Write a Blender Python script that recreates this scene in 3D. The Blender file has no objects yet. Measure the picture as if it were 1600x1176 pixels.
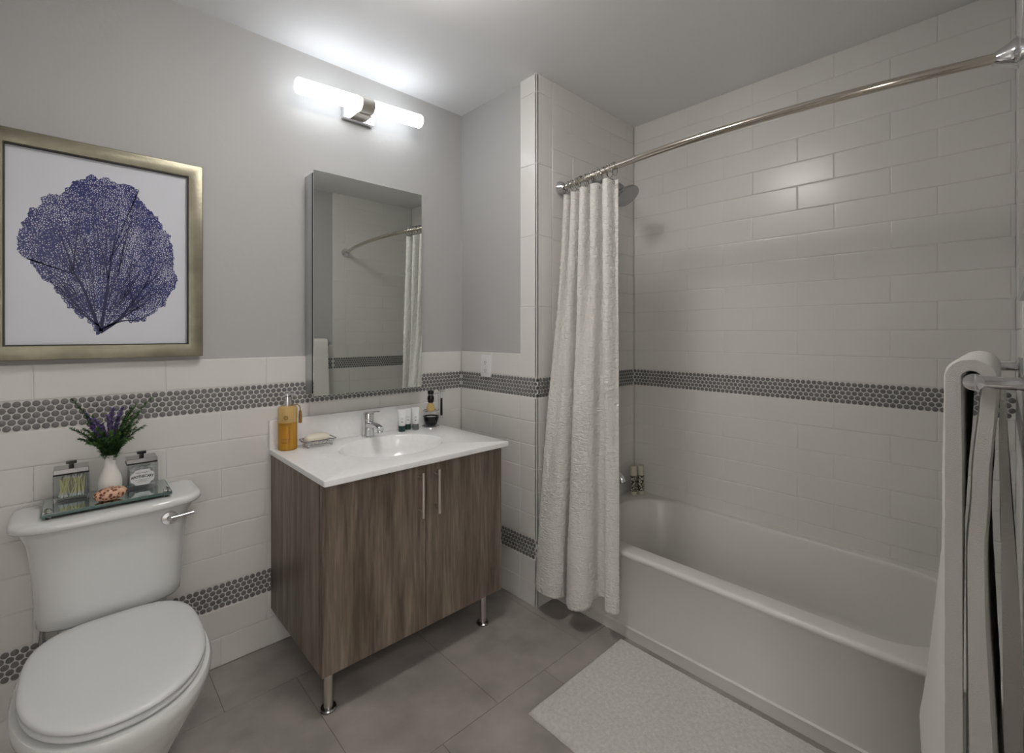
import bpy, bmesh, math, random
from mathutils import Vector, Matrix, noise
random.seed(7)
S = bpy.context.scene
C = S.collection
PI = math.pi

# ------------------------------------------------------------------ camera, world, exposure
cam_data = bpy.data.cameras.new('camera')
cam_data.sensor_width = 36.0
cam_data.lens = 725.134 / 1600 * 36.0
cam_data.shift_y = (521.32 - 588.0) / 1600.0
cam_data.clip_start = 0.01
cam = bpy.data.objects.new('camera', cam_data)
C.objects.link(cam)
cam.location = (-1.5325, -2.0249, 1.2513)
cam.rotation_euler = (PI / 2, 0, -0.7566)
S.camera = cam
w = bpy.data.worlds.new('world'); S.world = w; w.use_nodes = True
w.node_tree.nodes['Background'].inputs[0].default_value = (0.8, 0.82, 0.85, 1)
w.node_tree.nodes['Background'].inputs[1].default_value = 0.15
S.view_settings.view_transform = 'Standard'
S.view_settings.look = 'None'
S.view_settings.gamma = 1
S.view_settings.use_curve_mapping = False
S.view_settings.exposure = 1.42
CEILING_LAMP = 9.6
TUBE_LAMP = 2.1
HALL_FILL = 8.0
WINDOW_FILL = 4.8

# ------------------------------------------------------------------ room dimensions (metres)
D = 0.5655      # depth of the jog beside the vanity
W = 0.8112      # x of the long wall behind the tub
YR = -2.054     # plane of the wall beside the camera
XL = -2.45      # left wall
HC = 2.44       # ceiling

# ------------------------------------------------------------------ materials
MATS = {}
def srgb(r, g, b):
    f = lambda c: ((c / 255 + 0.055) / 1.055) ** 2.4 if c > 10 else c / 255 / 12.92
    return (f(r), f(g), f(b), 1)
def mat(name, col, rough=0.5, metal=0.0, bump=None, spec=0.5, trans=0.0, ior=1.45, emit=None, vary=None, coat=0.0, sheen=0.0):
    m = bpy.data.materials.new(name); m.use_nodes = True
    nt = m.node_tree; N = nt.nodes; L = nt.links
    b = N['Principled BSDF']
    if len(col) == 3: col = (*col, 1)
    b.inputs['Base Color'].default_value = col
    b.inputs['Roughness'].default_value = rough
    b.inputs['Metallic'].default_value = metal
    b.inputs['Specular IOR Level'].default_value = spec
    b.inputs['Transmission Weight'].default_value = trans
    b.inputs['IOR'].default_value = ior
    b.inputs['Coat Weight'].default_value = coat
    b.inputs['Sheen Weight'].default_value = sheen
    if emit:
        b.inputs['Emission Color'].default_value = emit[0]
        b.inputs['Emission Strength'].default_value = emit[1]
    tc = N.new('ShaderNodeTexCoord')
    if vary:    # (scale, amount, detail): mottling of the base colour
        n = N.new('ShaderNodeTexNoise'); n.inputs['Scale'].default_value = vary[0]; n.inputs['Detail'].default_value = vary[2]
        L.new(tc.outputs['Object'], n.inputs['Vector'])
        mr = N.new('ShaderNodeMapRange'); mr.inputs['From Min'].default_value = .3; mr.inputs['From Max'].default_value = .7
        mr.inputs['To Min'].default_value = 1 - vary[1]; mr.inputs['To Max'].default_value = 1 + vary[1]
        L.new(n.outputs['Fac'], mr.inputs['Value'])
        mx = N.new('ShaderNodeVectorMath'); mx.operation = 'SCALE'; mx.inputs[0].default_value = col[:3]
        L.new(mr.outputs[0], mx.inputs['Scale']); L.new(mx.outputs[0], b.inputs['Base Color'])
    if bump:    # (scale, distance, detail)
        n = N.new('ShaderNodeTexNoise'); n.inputs['Scale'].default_value = bump[0]; n.inputs['Detail'].default_value = bump[2]
        L.new(tc.outputs['Object'], n.inputs['Vector'])
        bp = N.new('ShaderNodeBump'); bp.inputs['Distance'].default_value = bump[1]; bp.inputs['Strength'].default_value = 1
        L.new(n.outputs['Fac'], bp.inputs['Height']); L.new(bp.outputs[0], b.inputs['Normal'])
    MATS[name] = m
    return m

paint = mat('wall_paint', (.475, .47, .465), .6, bump=(60, .0006, 3))
ceil_paint = mat('ceiling_paint', (.88, .88, .89), .7, bump=(50, .0005, 3))
grout = mat('grout', (.74, .73, .71), .85)
tile = mat('glazed_tile', (.74, .725, .70), .24, bump=(4, .0002, 1), vary=(2.2, .03, 2))
penny = mat('penny_tile', (.19, .185, .183), .3, vary=(40, .12, 1))
floor_tile = mat('floor_stone', (.36, .332, .308), .42, bump=(25, .0015, 5), vary=(6, .2, 9))
floor_grout = mat('floor_grout', (.22, .20, .185), .9)
ceramic = mat('ceramic', (.74, .75, .745), .12, coat=.4)
lidplastic = mat('seat_plastic', (.72, .73, .74), .2)
tubmat = mat('tub_enamel', (.70, .69, .65), .3)
quartz = mat('counter_stone', (.90, .90, .90), .14, vary=(60, .02, 2))
chrome = mat('chrome', (.75, .75, .77), .08, 1.0)
chrome_dark = mat('dark_chrome', (.42, .42, .43), .12, 1.0)
nickel = mat('brushed_nickel', (.72, .68, .63), .28, 1.0)
brass = mat('rod_metal', (.62, .57, .50), .14, 1.0)
mirror = mat('mirror_glass', (.80, .83, .80), .0, 1.0)
alum = mat('aluminium', (.55, .56, .57), .3, 1.0)
black = mat('black_gap', (.006, .006, .006), .5)
blackg = mat('black_gloss', (.008, .008, .009), .15)
white_pl = mat('white_plastic', (.78, .78, .80), .35)
cloth = mat('towel_cotton', (.84, .82, .77), .95, bump=(700, .0012, 4), sheen=.3)
rugm = mat('rug_cotton', (.74, .72, .69), 1.0, bump=(420, .004, 5), sheen=.3, vary=(90, .10, 4))
paper = mat('paper_white', (.72, .74, .80), .25)
glass = mat('clear_glass', (.97, .98, .98), .02, trans=1.0, ior=1.45)
def clear(name, col, refl):
    m = bpy.data.materials.new(name); m.use_nodes = True
    nt = m.node_tree; N = nt.nodes; L = nt.links; N.remove(N['Principled BSDF'])
    tr = N.new('ShaderNodeBsdfTransparent'); tr.inputs[0].default_value = (*col, 1)
    gl = N.new('ShaderNodeBsdfGlossy'); gl.inputs['Roughness'].default_value = .03; gl.inputs['Color'].default_value = (.95, .95, .97, 1)
    fr = N.new('ShaderNodeFresnel'); fr.inputs['IOR'].default_value = refl
    mx = N.new('ShaderNodeMixShader'); L.new(fr.outputs[0], mx.inputs[0]); L.new(tr.outputs[0], mx.inputs[1]); L.new(gl.outputs[0], mx.inputs[2])
    L.new(mx.outputs[0], N['Material Output'].inputs['Surface']); return m
jar_glass = clear('jar_glass', (.95, .965, .97), 1.22)
green_glass = mat('tray_mirror', (.55, .62, .60), .03, 1.0)
tray_glass = mat('tray_edge_glass', (.08, .14, .13), .05, spec=.8)
frame_m = mat('champagne_frame', (.30, .28, .21), .38, .75, vary=(14, .2, 5), bump=(120, .0004, 3))
frame_d = mat('frame_dark_edge', (.05, .045, .035), .5)
soap = mat('soap_cream', (.80, .74, .62), .45)
lamp_glass = mat('lamp_glass', (.9, .9, .9), .3, emit=((.90, .95, 1, 1), TUBE_LAMP))
lamp_disc = mat('ceiling_diffuser', (.9, .9, .9), .4, emit=((1, .965, .92, 1), CEILING_LAMP))
fill_pane_mat = mat('window_fill_glow', (.8, .8, .8), .3, emit=((1, .96, .885, 1), WINDOW_FILL))  # glow of the invented hall window, fill light for the tub
hall_fill_disc = mat('hall_fill_glow', (.9, .9, .9), .4, emit=((1, .95, .9, 1), HALL_FILL))  # glow of the hall lamp that is added as fill
amber = mat('amber_liquid', (.85, .47, .06), .08, trans=.55, ior=1.36)
amber_l = mat('amber_glass', (.90, .66, .30), .08, trans=.6, ior=1.3)
ink = mat('brown_print', (.16, .085, .02), .5)
black_ink = mat('black_print', (.02, .02, .02), .5)
label_m = mat('label_paper', (.70, .70, .71), .5)
teal = mat('green_cap', (.01, .055, .05), .3)
grey_cap = mat('grey_cap', (.14, .15, .15), .35)
tube_w = mat('tube_plastic', (.78, .79, .79), .3)
bristle = mat('bristles', (.62, .45, .18), .8, bump=(600, .002, 2), vary=(300, .3, 2))
tassel_m = mat('tassel_thread', (.28, .16, .05), .9)
swab_y = mat('swab_stick', (.85, .80, .46), .6)
cotton = mat('cotton_wool', (.85, .85, .85), 1.0, bump=(200, .004, 4))
vase_m = mat('vase_porcelain', (.78, .76, .72), .3)
leaf_m = mat('leaf_green', (.075, .17, .040), .55, vary=(60, .5, 2))
leaf_d = mat('leaf_dark', (.035, .085, .025), .55, vary=(60, .4, 2))
lav_m = mat('lavender_flower', (.20, .14, .36), .7, vary=(80, .4, 2))
bottle_w = mat('bottle_white', (.60, .57, .47), .35)

def wood_mat(name, seed):
    m = bpy.data.materials.new(name); m.use_nodes = True
    nt = m.node_tree; N = nt.nodes; L = nt.links; b = N['Principled BSDF']
    tc = N.new('ShaderNodeTexCoord'); mp = N.new('ShaderNodeMapping')
    mp.inputs['Location'].default_value = (seed, seed * .7, 0); mp.inputs['Scale'].default_value = (1, 1, .07)
    L.new(tc.outputs['Object'], mp.inputs['Vector'])
    n1 = N.new('ShaderNodeTexNoise'); n1.inputs['Scale'].default_value = 14; n1.inputs['Detail'].default_value = 3; n1.inputs['Distortion'].default_value = 1.2
    n2 = N.new('ShaderNodeTexNoise'); n2.inputs['Scale'].default_value = 130; n2.inputs['Detail'].default_value = 4
    n3 = N.new('ShaderNodeTexNoise'); n3.inputs['Scale'].default_value = 34; n3.inputs['Detail'].default_value = 6; n3.inputs['Distortion'].default_value = .6
    for n in (n1, n2, n3): L.new(mp.outputs[0], n.inputs['Vector'])
    a = N.new('ShaderNodeMath'); a.operation = 'MULTIPLY_ADD'; a.inputs[1].default_value = .45
    L.new(n2.outputs['Fac'], a.inputs[0])
    m2 = N.new('ShaderNodeMath'); m2.operation = 'MULTIPLY'; m2.inputs[1].default_value = .55; L.new(n3.outputs['Fac'], m2.inputs[0])
    L.new(m2.outputs[0], a.inputs[2])
    a2 = N.new('ShaderNodeMath'); a2.operation = 'MULTIPLY_ADD'; a2.inputs[1].default_value = .55
    L.new(n1.outputs['Fac'], a2.inputs[0]); L.new(a.outputs[0], a2.inputs[2])
    cr = N.new('ShaderNodeValToRGB'); e = cr.color_ramp.elements
    e[0].position = .60; e[0].color = (.105, .080, .058, 1); e[1].position = .98; e[1].color = (.32, .26, .205, 1)
    x = e.new(.78); x.color = (.195, .152, .117, 1)
    L.new(a2.outputs[0], cr.inputs['Fac']); L.new(cr.outputs[0], b.inputs['Base Color'])
    bp = N.new('ShaderNodeBump'); bp.inputs['Distance'].default_value = .0006; L.new(a.outputs[0], bp.inputs['Height']); L.new(bp.outputs[0], b.inputs['Normal'])
    b.inputs['Roughness'].default_value = .42
    return m
wood_side = wood_mat('wood_side', 1.3); wood_a = wood_mat('wood_door_a', 4.1); wood_b = wood_mat('wood_door_b', 8.7)

def coral_mat():
    m = bpy.data.materials.new('coral_ink'); m.use_nodes = True
    nt = m.node_tree; N = nt.nodes; L = nt.links; b = N['Principled BSDF']
    tc = N.new('ShaderNodeTexCoord')
    v = N.new('ShaderNodeTexVoronoi'); v.feature = 'DISTANCE_TO_EDGE'; v.inputs['Scale'].default_value = 190
    L.new(tc.outputs['Object'], v.inputs['Vector'])
    n = N.new('ShaderNodeTexNoise'); n.inputs['Scale'].default_value = 11; n.inputs['Detail'].default_value = 4
    L.new(tc.outputs['Object'], n.inputs['Vector'])
    mr = N.new('ShaderNodeMapRange'); mr.inputs['From Min'].default_value = .35; mr.inputs['From Max'].default_value = .65
    mr.inputs['To Min'].default_value = .09; mr.inputs['To Max'].default_value = .24
    L.new(n.outputs['Fac'], mr.inputs['Value'])
    sub = N.new('ShaderNodeMath'); sub.operation = 'SUBTRACT'; L.new(v.outputs['Distance'], sub.inputs[0]); L.new(mr.outputs[0], sub.inputs[1])
    mul = N.new('ShaderNodeMath'); mul.operation = 'MULTIPLY'; mul.inputs[1].default_value = 12; mul.use_clamp = True; L.new(sub.outputs[0], mul.inputs[0])
    mx = N.new('ShaderNodeMix'); mx.data_type = 'RGBA'
    mx.inputs['A'].default_value = (.018, .027, .15, 1); mx.inputs['B'].default_value = (.56, .57, .68, 1)
    L.new(mul.outputs[0], mx.inputs['Factor']); L.new(mx.outputs['Result'], b.inputs['Base Color'])
    b.inputs['Roughness'].default_value = .3
    return m
coral_m = coral_mat()
coral_dark = mat('coral_stem_ink', (.010, .012, .07), .3)

def curtain_mat():
    m = mat('curtain_fabric', (.93, .91, .87), .85, sheen=.2)
    nt = m.node_tree; N = nt.nodes; L = nt.links; b = N['Principled BSDF']
    tc = N.new('ShaderNodeTexCoord'); mp = N.new('ShaderNodeMapping'); mp.inputs['Scale'].default_value = (50, 50, 150)
    L.new(tc.outputs['Object'], mp.inputs['Vector'])
    n = N.new('ShaderNodeTexNoise'); n.inputs['Scale'].default_value = 1; n.inputs['Detail'].default_value = 3; n.inputs['Distortion'].default_value = .8
    L.new(mp.outputs[0], n.inputs['Vector'])
    bp = N.new('ShaderNodeBump'); bp.inputs['Distance'].default_value = .010; L.new(n.outputs['Fac'], bp.inputs['Height']); L.new(bp.outputs[0], b.inputs['Normal'])
    # thin cloth: some light passes through
    tr = N.new('ShaderNodeBsdfTranslucent'); tr.inputs['Color'].default_value = (.8, .77, .68, 1)
    mixs = N.new('ShaderNodeMixShader'); mixs.inputs[0].default_value = .15
    out = N['Material Output']
    L.new(b.outputs[0], mixs.inputs[1]); L.new(tr.outputs[0], mixs.inputs[2]); L.new(mixs.outputs[0], out.inputs['Surface'])
    return m
curtain_m = curtain_mat()

def shell_mat():
    m = bpy.data.materials.new('shell_spots'); m.use_nodes = True
    nt = m.node_tree; N = nt.nodes; L = nt.links; b = N['Principled BSDF']
    tc = N.new('ShaderNodeTexCoord')
    v = N.new('ShaderNodeTexVoronoi'); v.inputs['Scale'].default_value = 110; L.new(tc.outputs['Object'], v.inputs['Vector'])
    mr = N.new('ShaderNodeMapRange'); mr.inputs['From Min'].default_value = .36; mr.inputs['From Max'].default_value = .5; L.new(v.outputs['Distance'], mr.inputs['Value'])
    mx = N.new('ShaderNodeMix'); mx.data_type = 'RGBA'; mx.inputs['A'].default_value = (.17, .045, .022, 1); mx.inputs['B'].default_value = (.70, .42, .29, 1)
    L.new(mr.outputs[0], mx.inputs['Factor']); L.new(mx.outputs['Result'], b.inputs['Base Color']); b.inputs['Roughness'].default_value = .35
    return m
shell_m = shell_mat()

def floral_mat():
    m = bpy.data.materials.new('bottle_floral_print'); m.use_nodes = True
    nt = m.node_tree; N = nt.nodes; L = nt.links; b = N['Principled BSDF']
    tc = N.new('ShaderNodeTexCoord')
    n = N.new('ShaderNodeTexNoise'); n.inputs['Scale'].default_value = 60; n.inputs['Detail'].default_value = 1; n.inputs['Distortion'].default_value = 2.5
    L.new(tc.outputs['Object'], n.inputs['Vector'])
    mr = N.new('ShaderNodeMapRange'); mr.inputs['From Min'].default_value = .46; mr.inputs['From Max'].default_value = .49; L.new(n.outputs['Fac'], mr.inputs['Value'])
    mx = N.new('ShaderNodeMix'); mx.data_type = 'RGBA'; mx.inputs['B'].default_value = (.02, .02, .015, 1); mx.inputs['A'].default_value = (.60, .57, .47, 1)
    L.new(mr.outputs[0], mx.inputs['Factor']); L.new(mx.outputs['Result'], b.inputs['Base Color']); b.inputs['Roughness'].default_value = .35
    return m
floral_m = floral_mat()

# ------------------------------------------------------------------ mesh helpers (all coordinates are world coordinates)
ORG = {}
def thing(name, label, cat, loc, group=None):
    o = bpy.data.objects.new(name, None); o.empty_display_size = .05; C.objects.link(o); o.location = loc
    o['label'] = label; o['category'] = cat
    if group: o['group'] = group
    ORG[o.name] = Vector(loc)
    return o
def obj(name, bm, mats, parent=None, smooth=40, label=None, origin=None, recalc=True):
    if recalc: bmesh.ops.recalc_face_normals(bm, faces=bm.faces[:])
    org = ORG[parent.name] if parent else Vector(origin or (0, 0, 0))
    bmesh.ops.translate(bm, verts=bm.verts[:], vec=-org)
    me = bpy.data.meshes.new(name); bm.to_mesh(me); bm.free()
    for mm in (mats if isinstance(mats, (list, tuple)) else [mats]): me.materials.append(mm)
    if smooth:
        me.polygons.foreach_set('use_smooth', [True] * len(me.polygons)); me.set_sharp_from_angle(angle=math.radians(smooth))
    o = bpy.data.objects.new(name, me); C.objects.link(o)
    if parent: o.parent = parent
    else: o.location = org
    ORG[o.name] = org
    if label: o['label'] = label
    return o
def tag(o, label, cat, group=None):
    o['label'] = label; o['category'] = cat
    if group: o['group'] = group
    return o
def struct(o): o['kind'] = 'structure'; return o
def dup(root, delta, rotz=0.0, label=None, tilt=None):
    r = root.copy(); C.objects.link(r); r.location = Vector(root.location) + Vector(delta)
    r.rotation_euler = (0, 0, rotz) if tilt is None else tilt
    if label: r['label'] = label
    for ch in list(root.children):
        c = ch.copy(); C.objects.link(c); c.parent = r
        for g in list(ch.children):
            d = g.copy(); C.objects.link(d); d.parent = c
    return r
def B(): return bmesh.new()
def box(bm, x0, x1, y0, y1, z0, z1, mi=0, bev=0.0, seg=2):
    t = bmesh.new()
    bmesh.ops.create_cube(t, size=1)
    for v in t.verts: v.co = Vector((x0 + (v.co.x + .5) * (x1 - x0), y0 + (v.co.y + .5) * (y1 - y0), z0 + (v.co.z + .5) * (z1 - z0)))
    if bev: bmesh.ops.bevel(t, geom=t.edges[:], offset=bev, segments=seg, affect='EDGES', profile=.7)
    merge(bm, t, mi)
def merge(bm, t, mi=0, M=None):
    mp = {}
    for v in t.verts: mp[v] = bm.verts.new(M @ v.co if M else v.co)
    for f in t.faces:
        try: nf = bm.faces.new([mp[v] for v in f.verts]); nf.material_index = mi if mi is not None else f.material_index
        except ValueError: pass
    t.free()
def frame_of(d):
    d = Vector(d).normalized(); a = Vector((0, 0, 1)) if abs(d.z) < .9 else Vector((1, 0, 0))
    u = d.cross(a).normalized(); return d, u, u.cross(d).normalized()
def loft(bm, rings, mi=0, cap=(True, True), closed=True):
    vs = [[bm.verts.new(p) for p in r] for r in rings]; n = len(vs[0])
    for a, b in zip(vs, vs[1:]):
        for i in range(n if closed else n - 1):
            j = (i + 1) % n
            f = bm.faces.new((a[i], a[j], b[j], b[i])); f.material_index = mi
    if cap[0]: f = bm.faces.new(vs[0][::-1]); f.material_index = mi
    if cap[1]: f = bm.faces.new(vs[-1]); f.material_index = mi
    return vs
def lathe(bm, c, axis, prof, n=24, mi=0, cap=(True, True)):
    """prof: list of (distance along axis, radius)"""
    d, u, v = frame_of(axis); c = Vector(c)
    loft(bm, [[c + d * h + (u * math.cos(2 * PI * i / n) + v * math.sin(2 * PI * i / n)) * max(r, 1e-5) for i in range(n)] for h, r in prof], mi, cap)
def tube(bm, pts, r, n=12, mi=0, cap=True):
    pts = [Vector(p) for p in pts]; rings = []; u = None
    for i, p in enumerate(pts):
        t = (pts[min(i + 1, len(pts) - 1)] - pts[max(i - 1, 0)]).normalized()
        if u is None: _, u, _ = frame_of(t)
        u = (u - t * u.dot(t)).normalized(); v = t.cross(u)
        rr = r[i] if isinstance(r, (list, tuple)) else r
        rings.append([p + (u * math.cos(2 * PI * k / n) + v * math.sin(2 * PI * k / n)) * rr for k in range(n)])
    loft(bm, rings, mi, (cap, cap))
def torus(bm, c, axis, R, r, n=28, m=8, mi=0, a0=0, a1=2 * PI):
    d, u, v = frame_of(axis); c = Vector(c); full = abs(a1 - a0 - 2 * PI) < 1e-6
    k = n if full else n + 1
    pts = [c + (u * math.cos(a0 + (a1 - a0) * i / n) + v * math.sin(a0 + (a1 - a0) * i / n)) * R for i in range(k)]
    vs = []
    for i, p in enumerate(pts):
        rad = (p - c).normalized()
        vs.append([bm.verts.new(p + (rad * math.cos(2 * PI * j / m) + d * math.sin(2 * PI * j / m)) * r) for j in range(m)])
    for i in range(len(vs) if full else len(vs) - 1):
        a, b = vs[i], vs[(i + 1) % len(vs)]
        for j in range(m):
            f = bm.faces.new((a[j], a[(j + 1) % m], b[(j + 1) % m], b[j])); f.material_index = mi
    if not full:
        bm.faces.new(vs[0][::-1]).material_index = mi; bm.faces.new(vs[-1]).material_index = mi
def rrect(cx, cy, hx, hy, r, z, n=6, m=4):
    """rounded rectangle ring: n points per corner, m per side"""
    r = min(r, hx * .999, hy * .999); P = []
    cs = [(cx + hx - r, cy + hy - r, 0), (cx - hx + r, cy + hy - r, 90), (cx - hx + r, cy - hy + r, 180), (cx + hx - r, cy - hy + r, 270)]
    for k, (x, y, a) in enumerate(cs):
        for i in range(n + 1):
            t = math.radians(a + 90 * i / n); P.append((x + r * math.cos(t), y + r * math.sin(t), z))
        nx, ny, na = cs[(k + 1) % 4]; t = math.radians(na)
        q = (nx + r * math.cos(t), ny + r * math.sin(t)); p = P[-1]
        for i in range(1, m): P.append((p[0] + (q[0] - p[0]) * i / m, p[1] + (q[1] - p[1]) * i / m, z))
    return P
def smoothstep(a, b, x):
    t = max(0, min(1, (x - a) / (b - a))); return t * t * (3 - 2 * t)
def catmull(P, n):
    """n samples of a Catmull-Rom curve through points P, roughly even in length"""
    P = [Vector(p) for p in P]; Q = [2 * P[0] - P[1]] + P + [2 * P[-1] - P[-2]]; out = []
    for i in range(1, len(Q) - 2):
        for k in range(24):
            t = k / 24
            out.append(.5 * ((2 * Q[i]) + (Q[i + 1] - Q[i - 1]) * t + (2 * Q[i - 1] - 5 * Q[i] + 4 * Q[i + 1] - Q[i + 2]) * t * t + (3 * Q[i] - Q[i - 1] - 3 * Q[i + 1] + Q[i + 2]) * t ** 3))
    out.append(P[-1]); L = [0]
    for a, b in zip(out, out[1:]): L.append(L[-1] + (b - a).length)
    res = []; j = 0
    for k in range(n):
        s = L[-1] * k / (n - 1)
        while j < len(L) - 2 and L[j + 1] < s: j += 1
        f = (s - L[j]) / max(L[j + 1] - L[j], 1e-9); res.append(out[j].lerp(out[j + 1], min(max(f, 0), 1)))
    return res
def text_bm(s, size):
    cu = bpy.data.curves.new('txt', 'FONT'); cu.body = s; cu.size = size; cu.align_x = 'CENTER'; cu.align_y = 'CENTER'; cu.resolution_u = 3; cu.offset = size * .035
    o = bpy.data.objects.new('txt', cu); C.objects.link(o)
    me = bpy.data.meshes.new_from_object(o); bm = bmesh.new(); bm.from_mesh(me)
    bpy.data.objects.remove(o); bpy.data.curves.remove(cu); bpy.data.meshes.remove(me)
    return bm

# ------------------------------------------------------------------ the room: walls with their tiling
GAP = .0016
ROWS_LOW = [(0, .1077), (.1077, .2169)]
ROWS_MID = [(.31, .4174), (.4174, .5249), (.5249, .6323), (.6323, .7398), (.7398, .8472), (.8472, .9583)]
ROW_TOP = (1.0496, 1.1575)
TL = .3245
class Plane:
    """a wall plane: o origin, u horizontal direction, n normal into the room"""
    def __init__(s, o, u, n): s.o = Vector(o); s.u = Vector(u); s.n = Vector(n)
    def p(s, a, z, d=0): return s.o + s.u * a + s.n * d + Vector((0, 0, z))
def one_tile(bm, pl, a0, a1, z0, z1, mi=2):
    if a1 - a0 < .012: return
    g = GAP / 2; e = .0023; th = .0
    rings = []
    for ins, d in ((g, -.008), (g, -.0020), (g + e * .35, -.0007), (g + e * 1.3, 0), (g + e * 2.4, 0)):
        rings.append([pl.p(a0 + ins, z0 + ins, d), pl.p(a1 - ins, z0 + ins, d), pl.p(a1 - ins, z1 - ins, d), pl.p(a0 + ins, z1 - ins, d)])
    loft(bm, rings, mi, (False, True))
def tile_rows(bm, pl, a0, a1, rows, joints):
    """joints: for each row the position of one vertical joint"""
    for (z0, z1), j in zip(rows, joints):
        x = j - math.ceil((j - a0) / TL) * TL
        while x < a1:
            s, t = max(x, a0), min(x + TL, a1)
            if t > s: one_tile(bm, pl, s, t, z0, z1)
            x += TL
def penny_band(bm, pl, a0, a1, z0, z1, shift=0.0):
    r = .00915; p = .0206; dz = (z1 - z0 - 2 * r - .0022) / 4
    for k in range(5):
        z = z0 + .0011 + r + dz * k; x = a0 + r * .7 + (p / 2 if k % 2 else 0) + shift
        while x < a1 - r * .55:
            c0 = [pl.p(x + math.cos(t * PI / 6) * r, z + math.sin(t * PI / 6) * r, -.003) for t in range(12)]
            c1 = [pl.p(x + math.cos(t * PI / 6) * r, z + math.sin(t * PI / 6) * r, -.0006) for t in range(12)]
            c2 = [pl.p(x + math.cos(t * PI / 6) * r * .86, z + math.sin(t * PI / 6) * r * .86, 0) for t in range(12)]
            loft(bm, [c0, c1, c2], 3, (False, True)); x += p
def grout_quad(bm, pl, a0, a1, z0, z1):
    f = bm.faces.new([bm.verts.new(pl.p(a, z, -.0022)) for a, z in ((a0, z0), (a1, z0), (a1, z1), (a0, z1))]); f.material_index = 1
    for a in (a0, a1):      # close the thin edges so that the tiling has depth
        f = bm.faces.new([bm.verts.new(pl.p(a, z, d)) for z, d in ((z0, -.0022), (z1, -.0022), (z1, -.009), (z0, -.009))]); f.material_index = 1
    f = bm.faces.new([bm.verts.new(pl.p(a, z1, d)) for a, d in ((a0, -.0022), (a1, -.0022), (a1, -.009), (a0, -.009))]); f.material_index = 1
def wainscot(bm, pl, a0, a1, jodd, jeven, top=True, low=True, bands=True):
    """odd rows counted down from the upper band"""
    grout_quad(bm, pl, a0, a1, 0, ROW_TOP[1] - .0005 if top else ROW_TOP[0])
    js = [jodd if k % 2 == 0 else jeven for k in range(6)][::-1]
    tile_rows(bm, pl, a0, a1, ROWS_MID, js)
    if low:
        tile_rows(bm, pl, a0, a1, ROWS_LOW, [jodd, jeven])
        if bands: penny_band(bm, pl, a0, a1, .2169, .31)
    else:
        tile_rows(bm, pl, a0, a1, [(.2, .31)], [jeven])
    if bands: penny_band(bm, pl, a0, a1, .9583, 1.0496, .004)
    if top: tile_rows(bm, pl, a0, a1, [ROW_TOP], [jeven])
def strip(bm, pl, a0, a1, z0=1.0496):
    z = z0
    while z < HC - .01:
        one_tile(bm, pl, a0, a1, z, min(z + .3268, HC)); z += .3268
def upper(bm, pl, a0, a1, jA, jB):
    z = 1.0496; k = 0
    while z < HC - .01:
        tile_rows(bm, pl, a0, a1, [(z, min(z + .1075, HC))], [jA if k % 2 else jB]); z += .1075; k += 1
def quadw(bm, pl, a0, a1, z0, z1, d=-.008, mi=0):
    f = bm.faces.new([bm.verts.new(pl.p(a, z, d)) for a, z in ((a0, z0), (a1, z0), (a1, z1), (a0, z1))]); f.material_index = mi
WM = [paint, grout, tile, penny]

# wall behind the vanity and toilet
bm = B(); pl = Plane((0, 0, 0), (1, 0, 0), (0, -1, 0))
box(bm, XL - .1, .1, .008, .12, 0, HC)
wainscot(bm, pl, XL, 0, -1.13, -1.298)
struct(obj('wall_back', bm, WM, smooth=30, recalc=False))
# jog wall with the outlet (x = 0)
bm = B(); pl = Plane((0, 0, 0), (0, -1, 0), (-1, 0, 0))
box(bm, .008, W + .12, -D + .008, .12, 0, HC)
wainscot(bm, pl, 0, .4574, .9, .9, top=True, bands=False)
JS = (.4574, .5655)
grout_quad(bm, pl, JS[0], JS[1], 0, HC)
for r in ROWS_MID + ROWS_LOW: one_tile(bm, pl, JS[0] - .0008, JS[1], *r)
strip(bm, pl, *JS)
penny_band(bm, pl, 0, .5655, .9583, 1.0496, .004); penny_band(bm, pl, 0, .5655, .2169, .31)
# end wall of the shower (y = -D)
pl = Plane((0, -D, 0), (1, 0, 0), (0, -1, 0))
grout_quad(bm, pl, 0, W, 0, HC)
strip(bm, pl, 0, .108)
upper(bm, pl, .108, W, .2578, .2578 + TL / 2)
for k, r in enumerate(ROWS_MID + ROWS_LOW): one_tile(bm, pl, 0, .2, *r)
tile_rows(bm, pl, .2, W, ROWS_MID, [.45, .62] * 3)
penny_band(bm, pl, 0, W, .9583, 1.0496, .0); penny_band(bm, pl, 0, .12, .2169, .31)
struct(obj('wall_jog', bm, WM, smooth=30, recalc=False))
# long wall behind the tub (x = W)
bm = B(); pl = Plane((W, 0, 0), (0, -1, 0), (-1, 0, 0))
box(bm, W + .008, W + .12, YR - .12, -D + .12, 0, HC)
grout_quad(bm, pl, D, -YR, 0, HC)
upper(bm, pl, D, -YR, 1.0694, 1.2068)
tile_rows(bm, pl, D, -YR, ROWS_MID, [1.0694, 1.2068] * 3)
penny_band(bm, pl, D, -YR, .9583, 1.0496, .0)
struct(obj('wall_shower_side', bm, WM, smooth=30, recalc=False))
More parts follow.
